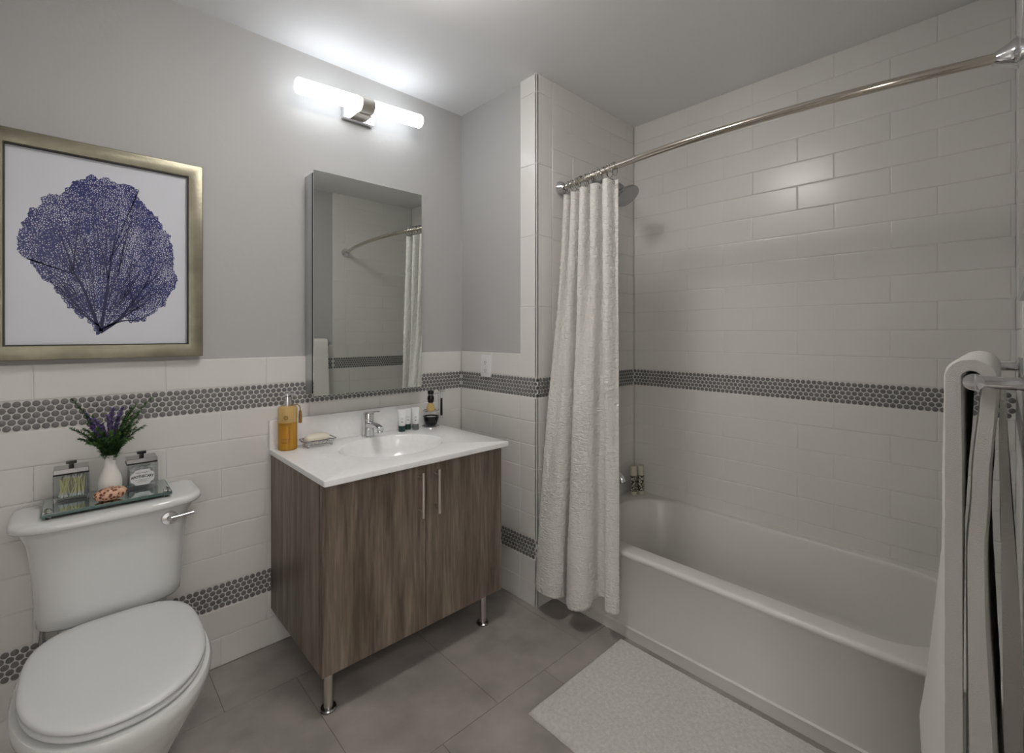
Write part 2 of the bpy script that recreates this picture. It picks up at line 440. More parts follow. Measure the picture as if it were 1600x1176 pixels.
# wall beside the camera, with the doorway (y = YR)
bm = B(); pl = Plane((0, YR, 0), (1, 0, 0), (0, 1, 0))
DX0, DX1, DZ = -2.2, -1.15, 2.06
box(bm, DX1, W + .12, YR - .12, YR - .008, 0, HC)
box(bm, XL - .1, DX0, YR - .12, YR - .008, 0, HC)
box(bm, DX0, DX1, YR - .12, YR - .008, DZ, HC)
wainscot(bm, pl, DX1 + .07, .053, -.1, .06)
wainscot(bm, pl, XL, DX0 - .07, -.1, .06)
grout_quad(bm, pl, .053, W, 0, HC)
strip(bm, pl, .053, .16)
upper(bm, pl, .16, W, .35, .51)
for r in ROWS_MID + ROWS_LOW: one_tile(bm, pl, .053, .2, *r)
tile_rows(bm, pl, .2, W, ROWS_MID, [.35, .51] * 3)
penny_band(bm, pl, .053, W, .9583, 1.0496, .01); penny_band(bm, pl, .053, .12, .2169, .31)
struct(obj('wall_right', bm, WM, smooth=30, recalc=False))
# left wall
bm = B(); pl = Plane((XL, 0, 0), (0, -1, 0), (1, 0, 0))
box(bm, XL - .12, XL - .008, YR - .12, .12, 0, HC)
wainscot(bm, pl, 0, -YR, .5, .66)
struct(obj('wall_left', bm, WM, smooth=30, recalc=False))
# ceiling
bm = B(); box(bm, XL - .12, W + .12, YR - .12, .12, HC, HC + .1)
struct(obj('ceiling', bm, ceil_paint, smooth=0))
# floor: large stone tiles on a grout bed
bm = B(); box(bm, XL - .12, W + .12, YR - .12, .12, -.1, -.0018, 1)
TX, TY = .4555, .594
for r in range(-1, 4):
    y1 = -.256 - TY * (r - 1) + 0.0; y1 = -.256 - TY * r + TY; y0 = y1 - TY
    off = -.4865 + (0 if r % 2 == 1 else TX * .5)
    for k in range(-6, 6):
        x0 = off + TX * k; x1 = x0 + TX
        X0, X1, Y0, Y1 = max(x0, XL), min(x1, W), max(y0, YR), min(y1, 0)
        if X1 - X0 > .02 and Y1 - Y0 > .02:
            g = .0011
            rings = [[(X0 + g + i, Y0 + g + i, z), (X1 - g - i, Y0 + g + i, z), (X1 - g - i, Y1 - g - i, z), (X0 + g + i, Y1 - g - i, z)] for i, z in ((0, -.002), (0, -.0007), (.0008, 0))]
            loft(bm, rings, 0, (False, True))
struct(obj('floor', bm, [floor_tile, floor_grout], smooth=30))
# door casing and the unseen hall, added to bring light through the doorway
bm = B()
for x0, x1, z0, z1 in ((DX0 - .07, DX0, 0, DZ + .07), (DX1, DX1 + .07, 0, DZ + .07), (DX0, DX1, DZ, DZ + .07)):
    box(bm, x0, x1, YR - .008, YR + .012, z0, z1, 0, .003)
struct(obj('trim_1', bm, white_pl, smooth=30))
HY0, HXL = -3.5, -3.3
for nm, a in (('floor_hall', (HXL - .1, W + .12, HY0, YR - .12, -.1, 0)), ('ceiling_hall', (HXL - .1, W + .12, HY0, YR - .12, HC, HC + .1)),
              ('wall_hall', (HXL - .1, W + .12, HY0 - .1, HY0, 0, HC)), ('wall_hall_left', (HXL - .1, HXL, HY0, YR - .0, 0, HC)), ('wall_hall_right', (W + .12, W + .22, HY0, YR - .12, 0, HC)), ('wall_hall_near', (HXL, XL - .1, YR - .12, YR, 0, HC))):
    bm = B(); box(bm, *a); struct(obj(nm, bm, floor_tile if nm == 'floor_hall' else ceil_paint, smooth=0))
# unseen glowing window, added in the hall to brighten the tub area
WY0, WY1, WZ0, WZ1 = -3.05, -2.28, .85, 2.15
wf = B()
for a in ((WY0 - .06, WY1 + .06, WZ0 - .06, WZ0), (WY0 - .06, WY1 + .06, WZ1, WZ1 + .06), (WY0 - .06, WY0, WZ0, WZ1), (WY1, WY1 + .06, WZ0, WZ1), ((WY0 + WY1) / 2 - .015, (WY0 + WY1) / 2 + .015, WZ0, WZ1)):
    box(wf, HXL, HXL + .03, a[0], a[1], a[2], a[3], 0, .003)
wo = struct(obj('added_window_1', wf, white_pl, smooth=30))
bm = B(); box(bm, HXL + .004, HXL + .012, WY0, WY1, WZ0, WZ1); wp = obj('fill_pane', bm, fill_pane_mat, smooth=0); wp.parent = wo

# ------------------------------------------------------------------ ceiling lamps (out of the frame; the hall one is only added fill light)
def ceiling_lamp(x, y, label, m, R=.17):
    t = thing('ceiling_light', label, 'ceiling light', (x, y, HC))
    bm = B(); lathe(bm, (x, y, HC), (0, 0, -1), [(0, R + .012), (.018, R + .012), (.02, R)], 40); obj('mounting_ring', bm, nickel, t)
    bm = B(); lathe(bm, (x, y, HC - .0205), (0, 0, -1), [(0, R - .002), (.07, R - .004), (.085, R * .85), (.09, R * .4), (.091, .001)], 40); obj('diffuser', bm, m, t)
ceiling_lamp(-.84, -.97, 'round flush ceiling light over the middle of the bathroom', lamp_disc)
ceiling_lamp(-1.6, -2.85, 'unseen round ceiling light added in the hall as fill light', hall_fill_disc)

# ------------------------------------------------------------------ vanity light
zl, zr, xl, xr, yl = 2.243, 2.276, -.889, -.312, -.09
def lz(x): return zl + (zr - zl) * (x - xl) / (xr - xl)
ax = Vector((xr - xl, 0, zr - zl)).normalized()
xc = -.594
t = thing('vanity_light', 'chrome wall light with two glowing white glass tubes above the mirror', 'wall light', (xc, 0, 2.2))
bm = B(); box(bm, -.664, -.520, -.022, .006, 2.211, 2.305, 0, .003); obj('wall_plate', bm, chrome, t)
bm = B(); box(bm, xc - .034, xc + .034, yl + .01, -.02, 2.221, 2.262, 0, .004); obj('arm', bm, nickel, t)
bm = B(); cc = Vector((xc, yl, lz(xc))); lathe(bm, cc - ax * .030, ax, [(0, .030), (.001, .0335), (.059, .0335), (.060, .030)], 32); obj('socket_sleeve', bm, nickel, t)
for a, b in ((xl, xc - .031), (xc + .031, xr)):
    p = Vector((a, yl, lz(a))); L_ = (b - a) / ax.x
    bm = B(); lathe(bm, p, ax, [(0, .024), (.003, .0285), (.008, .031), (L_ - .008, .031), (L_ - .003, .0285), (L_, .024)], 32)
    obj('glass_tube', bm, lamp_glass, t, label='glowing white glass tube')

# ------------------------------------------------------------------ mirror cabinet
t = thing('mirror_cabinet', 'tall frameless mirrored cabinet on the wall above the basin', 'mirror', (-.57, 0, .997))
bm = B(); box(bm, -.821, -.317, -.080, .007, 1.003, 1.914, 0, .001); obj('body', bm, alum, t, 30)
bm = B(); box(bm, -.8235, -.3165, -.0935, -.079, 1.008, 1.909); obj('gap_shade', bm, black, t, 0)  # black filler drawn as the shade in the gap behind the door
bm = B(); box(bm, -.8242, -.3134, -.1, -.093, .997, 1.920, 0, .0008, 1); obj('mirror_door', bm, mirror, t, 20)

# ------------------------------------------------------------------ framed picture
FX0, FX1, FZ0, FZ1, FW = -1.727, -1.191, 1.171, 1.857, .047
t = thing('framed_picture', 'blue sea fan coral print in a champagne coloured frame above the toilet', 'picture', (-1.459, 0, FZ0))
def frame_loft(x0, x1, z0, z1, prof):
    b = B(); rings = []
    for ins, y in prof: rings.append([(x0 + ins, y, z0 + ins), (x1 - ins, y, z0 + ins), (x1 - ins, y, z1 - ins), (x0 + ins, y, z1 - ins)])
    loft(b, rings, 0, (False, False)); return b
bm = frame_loft(FX0, FX1, FZ0, FZ1, [(.002, .0), (0, -.006), (0, -.024), (.003, -.029), (.012, -.0315), (.037, -.030), (.043, -.028), (.0455, -.022), (FW, -.021), (FW, -.010)])
fr = obj('frame', bm, frame_m, t, 30)
bm = frame_loft(FX0 + FW - .0022, FX1 - FW + .0022, FZ0 + FW - .0022, FZ1 - FW + .0022, [(0, -.0245), (.0022, -.0245), (.0022, -.012)])
obj('inner_lip', bm, frame_d, t, 0, label='dark inner lip of the frame')
GX0, GX1, GZ0, GZ1 = FX0 + FW, FX1 - FW, FZ0 + FW, FZ1 - FW
bm = B(); box(bm, GX0 - .003, GX1 + .003, -.0135, -.004, GZ0 - .003, GZ1 + .003, 0)
# coral outline, in picture fractions (u across, v up), traced around the fan
out = [(.47, .015), (.44, .04), (.40, .10), (.34, .12), (.30, .17), (.27, .21), (.24, .24), (.20, .29), (.16, .33), (.13, .38), (.10, .40), (.055, .45), (.05, .50), (.07, .545), (.085, .60), (.12, .66), (.155, .68),
       (.18, .74), (.225, .75), (.26, .77), (.29, .80), (.33, .835), (.37, .86), (.42, .89), (.46, .885), (.52, .89), (.58, .87), (.64, .875), (.69, .855), (.70, .80), (.75, .755), (.80, .72), (.84, .66), (.89, .61), (.905, .55),
       (.92, .47), (.90, .43), (.93, .38), (.94, .34), (.915, .29), (.88, .25), (.865, .19), (.80, .145), (.75, .12), (.73, .09), (.68, .085), (.62, .10), (.56, .085), (.51, .06)]
def gp(u, v, d): return Vector((GX0 + u * (GX1 - GX0), -.0137 - d, GZ0 + .04 * (GZ1 - GZ0) + v * .98 * (GZ1 - GZ0)))
dense = []
for i in range(len(out)):
    a, b = Vector(out[i]), Vector(out[(i + 1) % len(out)])
    for k in range(7):
        q = a.lerp(b, k / 7); n_ = Vector((b.y - a.y, a.x - b.x)).normalized()
        r_ = noise.noise(Vector((q.x * 70, q.y * 70, 3))) * .016 + noise.noise(Vector((q.x * 25, q.y * 25, 1))) * .014
        dense.append(q + n_ * r_)
cen = Vector((.49, .42))
vs = [bm.verts.new(gp(q.x, q.y, .0)) for q in dense]; cv = bm.verts.new(gp(.47, .30, .0))
for i in range(len(vs)):
    f = bm.faces.new((cv, vs[i], vs[(i + 1) % len(vs)])); f.material_index = 1
def ribbon(P, w0, w1, d):
    P = catmull([(*p, 0) for p in P], 26); prev = None
    for i, p in enumerate(P):
        tt = (P[min(i + 1, 25)] - P[max(i - 1, 0)]).normalized(); nn = Vector((-tt.y, tt.x)); wd = w0 + (w1 - w0) * i / 25
        a, b = bm.verts.new(gp(p.x + nn.x * wd, p.y + nn.y * wd, d)), bm.verts.new(gp(p.x - nn.x * wd, p.y - nn.y * wd, d))
        if prev: bm.faces.new((prev[0], a, b, prev[1])).material_index = 2
        prev = (a, b)
stems = [[(.475, .02), (.50, .18), (.52, .33), (.54, .46), (.565, .60), (.58, .72)], [(.47, .03), (.43, .15), (.38, .27), (.33, .36), (.29, .48), (.25, .58)],
         [(.48, .03), (.58, .10), (.66, .20), (.72, .28), (.77, .38), (.80, .50)], [(.49, .05), (.60, .09), (.70, .10), (.80, .16)],
         [(.52, .33), (.50, .42), (.47, .52), (.45, .64)], [(.47, .06), (.36, .14), (.28, .22), (.20, .32)], [(.72, .28), (.80, .36), (.86, .46)],
         [(.54, .46), (.60, .56), (.66, .68)], [(.33, .36), (.34, .48), (.36, .62), (.38, .74)], [(.66, .20), (.64, .32), (.66, .46)]]
for k, s_ in enumerate(stems): ribbon(s_, .011 if k < 3 else .005, .0012, .0003)
random.seed(11)
for k in range(70):     # fine radiating branches
    a = math.radians(random.uniform(28, 140)); u0, v0 = .475, .04; rr = random.uniform(.25, .8)
    r1 = rr * .98; b_ = random.uniform(-.15, .15)
    r_max = .76 if 60 < math.degrees(a) < 118 else .50
    r0 = random.uniform(.12, .5) * r_max; r1 = random.uniform(.65, 1) * r_max
    ribbon([(u0 + math.cos(a + b_ * q) * (r0 + (r1 - r0) * q) * .98, v0 + math.sin(a + b_ * q) * (r0 + (r1 - r0) * q)) for q in (0, .33, .66, 1)], .0022, .0008, .00025)
obj('print', bm, [paper, coral_m, coral_dark], t, 0, label='navy blue sea fan coral on white paper', recalc=False)

# ------------------------------------------------------------------ wall outlet
t = thing('wall_outlet', 'white double wall outlet in the tiles of the jog wall', 'outlet', (0, -.2105, 1.087))
bm = B(); box(bm, -.006, 0.001, -.2465, -.1745, 1.032, 1.142, 0, .002); obj('cover_plate', bm, white_pl, t)
bm = B(); box(bm, -.0085, -.005, -.2285, -.1925, 1.048, 1.126, 0, .001); obj('socket_face', bm, white_pl, t)
for z in (1.066, 1.106):
    for y in (-.2165, -.2045):
        bm = B(); box(bm, -.0089, -.0080, y - .001, y + .001, z - .004, z + .006); obj('plug_slot', bm, black, t, 0, label='dark plug slot')
    bm = B(); lathe(bm, (-.0080, -.2105, z - .009), (-1, 0, 0), [(0, .0025), (.0009, .0025)], 10); obj('ground_hole', bm, black, t, 0, label='dark round ground hole')

# ------------------------------------------------------------------ bathtub
TX0, TZ = .100, .362
t = thing('bathtub', 'white built-in bathtub with a plain apron along the tiled alcove', 'bathtub', (.45, -1.31, 0))
cx, cy = (TX0 + W) / 2, (-D + YR) / 2; hx, hy = (W - TX0) / 2 - .0015, (D + 0 - 0) * 0 + (-D - YR) / 2 - .0015
bm = B(); R = []
def ro(dx, z, r=.012): # outer ring, front face moved by dx, other sides fixed
    P = rrect(cx + dx / 2, cy, hx - dx / 2, hy, r, z, 8, 14); return P
for dx, z in ((.022, 0), (.022, .040), (.020, .044), (.028, .048), (.026, .06), (.014, .330), (.006, .338), (.001, .344), (0, .350), (.002, .357), (.008, .3612), (.016, .362)): R.append(ro(dx, z))
ix0, ix1, iy0, iy1 = .178, .772, -D - .085, YR + .115
icx, icy, ihx, ihy = (ix0 + ix1) / 2, (iy0 + iy1) / 2, (ix1 - ix0) / 2, (iy0 - iy1) / 2
def ri(i, z, r=.2, iy=None):
    iy = i if iy is None else iy
    return rrect(icx, icy, ihx - i, ihy - iy, max(r - i * .3, .05), z, 8, 14)
for i, z, r, iy in ((-.006, .362, .2, None), (-.001, .3605, .2, None), (.003, .356, .2, None), (.006, .345, .2, None), (.016, .30, .2, .022), (.034, .20, .19, .05), (.055, .11, .17, .085), (.075, .075, .15, .11), (.11, .058, .12, .15), (.2, .052, .09, .3)): R.append(ri(i, z, r, iy))
loft(bm, R, 0, (True, True))
obj('tub_shell', bm, tubmat, t, 60)
bm = B(); lathe(bm, (icx, iy0 - .33, .0535), (0, 0, 1), [(0, .028), (.002, .028), (.003, .022), (.002, .004)], 24); obj('drain', bm, chrome, t)
bm = B(); lathe(bm, (icx, iy0 - .018, .27), (0, -1, .05), [(-.004, .036), (.006, .036), (.009, .030), (.009, .001)], 28); obj('overflow_cover', bm, chrome, t)
bm = B(); box(bm, TX0 + .03, W - .001, -D - .004, -D, .355, .368); box(bm, W - .005, W - .0005, YR + .001, -D, .355, .370); obj('wall_flange', bm, tubmat, t, 0)

# tub spout and shower head on the end wall
t = thing('tub_spout', 'chrome bathtub spout low on the end wall beside the curtain', 'faucet', (.485, -D, .53))
bm = B(); lathe(bm, (.485, -D, .535), (0, -1, 0), [(0, .034), (.006, .034), (.008, .030)], 28); obj('escutcheon', bm, chrome, t)
bm = B(); tube(bm, [(.485, -D - .005, .535), (.485, -D - .06, .535), (.485, -D - .10, .530), (.485, -D - .125, .518), (.485, -D - .136, .498)], [.024, .024, .023, .022, .019], 20); obj('spout_body', bm, chrome, t)
bm = B(); tube(bm, [(.485, -D - .085, .55), (.485, -D - .085, .572)], .0045, 10); lathe(bm, (.485, -D - .085, .571), (0, 0, 1), [(0, .008), (.004, .009), (.008, .006)], 14); obj('diverter_knob', bm, chrome, t)
t = thing('shower_fixture', 'chrome shower head peeking out behind the curtain top', 'shower head', (.44, -D, 2.03))
bm = B(); lathe(bm, (.44, -D, 2.03), (0, -1, 0), [(0, .030), (.004, .030), (.012, .014)], 24); obj('escutcheon', bm, chrome_dark, t)
bm = B(); tube(bm, catmull([(.44, -D, 2.03), (.44, -D - .06, 2.035), (.44, -D - .11, 2.02), (.44, -D - .145, 1.985)], 14), .0095, 14); obj('shower_arm', bm, chrome_dark, t)
hd = Vector((0, -.62, -.78)).normalized(); hc = Vector((.44, -D - .14, 1.993))
bm = B(); lathe(bm, hc, hd, [(0, .013), (.012, .017), (.03, .018), (.045, .026), (.062, .045), (.075, .060), (.084, .064), (.090, .062), (.090, .001)], 36); obj('spray_head', bm, chrome_dark, t)
# two small bottles on the tub corner
t = thing('toiletry_bottle', 'printed cream bottle on the tub corner, left-hand one nearer the spout', 'bottle', (.722, -.618, .3625), 'printed bottles on the tub corner')
bx, by, bz = .722, -.618, .3625
bm = B(); lathe(bm, (bx, by, bz), (0, 0, 1), [(0, .015), (.002, .018), (.020, .018), (.0205, .0185)], 24); obj('base_collar', bm, bottle_w, t)
bm = B(); lathe(bm, (bx, by, bz + .0205), (0, 0, 1), [(0, .0188), (.003, .0190), (.004, .0185)], 24, cap=(True, False)); obj('dark_ring', bm, black_ink, t, label='thin black ring')
bm = B(); lathe(bm, (bx, by, bz + .0245), (0, 0, 1), [(0, .0185), (.080, .0185), (.081, .0182)], 24); obj('bottle_body', bm, floral_m, t, label='cream body with black leaf print')
bm = B(); lathe(bm, (bx, by, bz + .1055), (0, 0, 1), [(0, .0176), (.001, .018), (.050, .018), (.053, .016)], 24); obj('cap', bm, bottle_w, t)
dup(t, (.762 - bx, -.638 - by, 0), .9, 'printed cream bottle on the tub corner, right-hand one nearer the long wall')

# ------------------------------------------------------------------ curved curtain rod
RZ = 1.945
def rodx(y):
    u_ = (y - (-1.31)) / .745
    return .168 - .094 * (1 - u_ * u_)
t = thing('shower_curtain_rod', 'curved chrome shower curtain rod spanning the tub alcove', 'curtain rod', (.16, -D, RZ))
bm = B(); ys = [-D - .02 + (YR + .02 + D + .02) * i / 60 for i in range(61)]
tube(bm, [(rodx(y), y, RZ) for y in ys], .0128, 18); obj('rod', bm, brass, t)
for y, s in ((-D, -1), (YR, 1)):
    bm = B(); lathe(bm, (rodx(y + s * .02) , y, RZ), (0, s, 0), [(0, .036), (.006, .037), (.012, .035), (.018, .031), (.034, .022), (.044, .017), (.05, .016)], 32); obj('end_flange', bm, chrome, t)

# ------------------------------------------------------------------ shower curtain
top_pts = []
NF = 5.0
for i in range(60):
    s_ = i / 59; y = -.602 - .318 * s_
    a_ = .024 + .012 * math.sin(3 * s_)
    top_pts.append((rodx(y) + a_ * math.cos(2 * PI * NF * s_ ** .9) - .004, y - .010 * math.sin(4 * PI * NF * s_ ** .9) * .5, 0))
bot_ctrl = [(.045, -.573), (.0, -.572), (-.030, -.590), (-.045, -.640), (-.035, -.690), (.005, -.712), (.048, -.700), (.050, -.722), (.000, -.742), (-.028, -.785), (-.010, -.828), (.030, -.846), (.080, -.848), (.090, -.880), (.060, -.900), (.034, -.920), (.045, -.950), (.066, -.962)]
NU, NV = 300, 260
T = catmull(top_pts, NU); Bo = catmull([(a, b, 0) for a, b in bot_ctrl], NU)
Z1, Z0 = 1.897, .100
bm = B(); grid = []
for j in range(NV):
    v = j / (NV - 1); k = smoothstep(.0, 1.0, v) * .55 + v * .45; row = []
    for i in range(NU):
        u_ = i / (NU - 1)
        zb = Z0 + .010 * math.sin(u_ * 9) + .018 * u_ + (.02 if .68 < u_ < .86 else 0) * smoothstep(.68, .73, u_) * (1 - smoothstep(.80, .86, u_))
        zt = Z1 - .004 * (1 - math.cos(2 * PI * 12 * u_)) * .5
        z = zt + (zb - zt) * v
        p = T[i].lerp(Bo[i], k)
        wob = noise.noise(Vector((u_ * 9, z * 1.7, 2.0))) * .010 * math.sin(PI * min(v * 1.2, 1))
        cr = noise.noise(Vector((u_ * 60, z * 55, 5))) * .0028 + noise.noise(Vector((u_ * 110, z * 210, 9))) * .0022
        cr *= smoothstep(.02, .12, v) * .7 + .3
        t0 = T[min(i + 1, NU - 1)].lerp(Bo[min(i + 1, NU - 1)], k) - T[max(i - 1, 0)].lerp(Bo[max(i - 1, 0)], k)
        nn = Vector((-t0.y, t0.x, 0)).normalized()
        row.append(bm.verts.new((p.x + nn.x * (wob + cr), min(p.y + nn.y * (wob + cr), -D - .004), z)))
    grid.append(row)
for j in range(NV - 1):
    for i in range(NU - 1): bm.faces.new((grid[j][i], grid[j][i + 1], grid[j + 1][i + 1], grid[j + 1][i]))
t = thing('shower_curtain', 'cream crinkled shower curtain gathered at the vanity end of the rod', 'shower curtain', (.03, -.76, Z0))
cb = obj('curtain_cloth', bm, curtain_m, t, 180, recalc=False)
so = cb.modifiers.new('thickness', 'SOLIDIFY'); so.thickness = .0014
bm = B()
ring_y = [-.606 - .308 * (k / 11) for k in range(12)]
for y in ring_y: torus(bm, (rodx(y) - .003, y, Z1 - .018), (1, -.3, 0), .0065, .0014, 14, 6)
obj('grommets', bm, chrome_dark, t, label='small metal grommets along the top hem')
# curtain rings
rg = None
for k, y in enumerate(ring_y):
    loc = (rodx(y), y, RZ)
    if rg is None:
        rg = thing('curtain_ring', 'dark metal curtain ring on the rod holding up the gathered curtain', 'curtain ring', loc, 'curtain rings along the rod')
        bm = B(); torus(bm, (loc[0], loc[1], loc[2] - .009), (0, 1, 0), .0265, .0016, 28, 6)
        for q in (-.6, -.2, .2, .6): lathe(bm, (loc[0] + math.sin(q) * .0175, loc[1] - .0035, loc[2] - .001 + math.cos(q) * .0175), (0, 1, 0), [(0, .002), (.002, .0036), (.005, .0036), (.007, .002)], 8)
        bm_ = bm; obj('ring_wire', bm, chrome_dark, rg)
    else: dup(rg, (loc[0] - rodx(ring_y[0]), y - ring_y[0], 0), random.uniform(-.25, .25))

# ------------------------------------------------------------------ vanity cabinet
VX0, VX1, VY, VZ0, VZ1 = -.956, -.184, -.530, .148, .770
t = thing('vanity_cabinet', 'grey-brown wood-grain vanity cabinet with two doors on metal legs', 'cabinet', (-.57, -.27, 0))
bm = B(); vo = [(VX0, VY + .025), (VX1, VY + .025), (VX1, -.001), (VX0, -.001)]; vi = [(VX0 + .016, VY + .041), (VX1 - .016, VY + .041), (VX1 - .016, -.012), (VX0 + .016, -.012)]
loft(bm, [[(x, y, VZ0) for x, y in vo], [(x, y, VZ1) for x, y in vo], [(x, y, VZ1) for x, y in vi], [(x, y, VZ0 + .016) for x, y in vi]], 0, (True, True)); obj('body', bm, wood_side, t, 30)
bm = B(); box(bm, VX0 + .006, VX1 - .006, VY + .0182, VY + .0255, VZ0 + .006, VZ1 - .006); obj('door_gap_shadow', bm, black, t, 0, label='black strip imitating the shade in the gap behind the doors')  # black box put in as the shade of the door gap
vm = -.5675
for k, (a, b, m_, hxp) in enumerate(((VX0, vm - .0015, wood_a, -.600), (vm + .0015, VX1, wood_b, -.530))):
    bm = B(); box(bm, a, b, VY, VY + .0185, VZ0 - .002, VZ1 - .004, 0, .0012, 1); d_ = obj('door', bm, m_, t, 30, label='left door' if k == 0 else 'right door')
    bm = B(); yb = VY - .034
    z0, z1 = .575, .742
    tube(bm, [(hxp, yb, z0), (hxp, yb, z1)], .0062, 14)
    for z in (z0 + .022, z1 - .022): tube(bm, [(hxp, yb, z), (hxp, VY + .001, z)], .0045, 10)
    obj('handle', bm, nickel, d_, label='brushed metal bar handle')
    ORG[d_.name] = ORG[t.name]
for lx, ly in ((-.915, -.478), (-.247, -.478)):
    bm = B(); tube(bm, [(lx, ly, .004), (lx, ly, VZ0)], .0145, 20); l_ = obj('leg', bm, nickel, t)
    bm = B(); lathe(bm, (lx, ly, 0), (0, 0, 1), [(0, .026), (.006, .027), (.010, .024), (.012, .0150)], 24); obj('foot', bm, chrome_dark, l_)
# ------------------------------------------------------------------ vanity top with integral basin
CZ = .792; CX0, CX1, CY0 = -.966, -.180, -.573
t = thing('washbasin', 'white stone washbasin top with an oval basin and low backsplash', 'washbasin', (-.57, -.28, VZ1))
ex, ey, ea, eb = -.570, -.283, .215, .178
ccx, ccy, chx, chy = (CX0 + CX1) / 2, CY0 / 2, (CX1 - CX0) / 2, -CY0 / 2
ref = rrect(ccx, ccy, chx, chy, .006, 0, 6, 12)
def oval(s, z, dx=0): 
    P = []
    for x, y, _ in ref:
        a = math.atan2((y - ey) / eb, (x - ex) / ea); P.append((ex + dx + ea * s * math.cos(a), ey + eb * s * math.sin(a), z))
    return P
bm = B(); R = [rrect(ccx, ccy, chx - i, chy - i, .006, z, 6, 12) for i, z in ((.003, VZ1 + .0005), (0, VZ1 + .003), (0, CZ - .003), (.001, CZ - .0008), (.003, CZ))]
R += [oval(1.035, CZ), oval(1.015, CZ - .0006), oval(1.0, CZ - .003), oval(.985, CZ - .008), oval(.955, CZ - .022), oval(.90, CZ - .05), oval(.80, CZ - .085), oval(.62, CZ - .112), oval(.4, CZ - .125), oval(.12, CZ - .130)]
loft(bm, R, 0, (False, True)); obj('countertop', bm, quartz, t, 50)
bm = B(); box(bm, CX0, CX1, -.022, -.0005, CZ - .002, .904, 0, .003); obj('backsplash', bm, quartz, t, 40)
bm = B(); lathe(bm, (ex, ey, CZ - .1305), (0, 0, 1), [(0, .022), (.003, .022), (.004, .017), (.001, .015), (.004, .010), (.006, .001)], 24); obj('basin_drain', bm, chrome, t)

# ------------------------------------------------------------------ basin faucet
fx, fy = -.572, -.070
t = thing('basin_faucet', 'chrome single-lever faucet behind the oval basin', 'faucet', (fx, fy, CZ))
bm = B(); lathe(bm, (fx, fy, CZ), (0, 0, 1), [(0, .0285), (.004, .0285), (.006, .0255), (.03, .0235), (.066, .0235), (.070, .0225)], 32); obj('faucet_body', bm, chrome, t)
bm = B(); P = [(fx, fy - .012, CZ + .052), (fx, fy - .06, CZ + .058), (fx, fy - .10, CZ + .056), (fx, fy - .118, CZ + .050)]
rings = []
for (x, y, z), hw, hh in zip(P, (.019, .017, .015, .014), (.016, .012, .010, .009)): rings.append([(x + hw * math.cos(2 * PI * i / 20), y, z + hh * math.sin(2 * PI * i / 20)) for i in range(20)])
loft(bm, rings); obj('spout', bm, chrome, t)
bm = B(); lathe(bm, (fx, fy - .104, CZ + .050), (0, -.2, -1), [(0, .0125), (.018, .0125), (.019, .010), (.017, .001)], 22); obj('aerator', bm, chrome, t)
bm = B(); lathe(bm, (fx, fy, CZ + .071), (0, 0, 1), [(0, .0235), (.028, .0245), (.034, .022), (.037, .012)], 32)
rings = []
for y, z, hw, hh in ((fy + .012, CZ + .104, .018, .006), (fy - .03, CZ + .110, .017, .006), (fy - .07, CZ + .118, .014, .004), (fy - .092, CZ + .122, .009, .0025)): rings.append([(fx + hw * math.cos(2 * PI * i / 18), y, z + hh * math.sin(2 * PI * i / 18)) for i in range(18)])
loft(bm, rings); obj('lever', bm, chrome, t)

# ------------------------------------------------------------------ amber soap bottle
sx, sy = -.913, -.066
t = thing('soap_dispenser', 'amber liquid soap bottle with chrome pump at the left of the vanity top', 'soap bottle', (sx, sy, CZ))
SR = .0355
bm = B(); lathe(bm, (sx, sy, CZ), (0, 0, 1), [(0, SR * .9), (.003, SR), (.108, SR), (.1085, SR - .0008)], 40); obj('liquid', bm, amber, t, label='deep amber liquid in the lower bottle')
bm = B(); lathe(bm, (sx, sy, CZ + .1088), (0, 0, 1), [(0, SR - .0006), (.001, SR), (.052, SR), (.060, SR * .93), (.064, SR * .7), (.065, .016)], 40); obj('bottle_top', bm, amber_l, t, label='paler empty upper bottle')
bm = B(); lathe(bm, (sx, sy, CZ + .174), (0, 0, 1), [(0, .015), (.012, .0155), (.03, .0155), (.036, .014), (.037, .006)], 24); lathe(bm, (sx, sy, CZ + .211), (0, 0, 1), [(0, .007), (.004, .007), (.0041, .0165), (.010, .0165), (.011, .014)], 24)
tube(bm, [(sx, sy, CZ + .217), (sx + .02, sy - .02, CZ + .217), (sx + .026, sy - .026, CZ + .213)], [.006, .0055, .004], 10); obj('pump', bm, chrome, t)
def on_cyl(bmt, ang, z, mi=0, r=SR + .0006):
    for v in bmt.verts:
        a = ang + v.co.x / r; v.co = Vector((sx + r * math.cos(a), sy + r * math.sin(a), z + v.co.y))
    return bmt
bm = B(); ang = math.radians(-118)
tt = bmesh.new()
for k in range(10):
    a, b = 2 * PI * k / 10, 2 * PI * (k + 1) / 10
    for (r0, r1) in ((.0052, .0075),):
        f = tt.faces.new([tt.verts.new((r0 * math.cos(a), r0 * math.sin(a), 0)), tt.verts.new((r1 * (1 + .18 * (k % 2)) * math.cos(a), r1 * (1 + .18 * (k % 2)) * math.sin(a), 0)), tt.verts.new((r1 * (1 + .18 * ((k + 1) % 2)) * math.cos(b), r1 * (1 + .18 * ((k + 1) % 2)) * math.sin(b), 0)), tt.verts.new((r0 * math.cos(b), r0 * math.sin(b), 0))])
tt.faces.new([tt.verts.new((.0018 * math.cos(2 * PI * k / 6), .0018 * math.sin(2 * PI * k / 6), 0)) for k in range(6)])
merge(bm, on_cyl(tt, ang, CZ + .130))
random.seed(3)
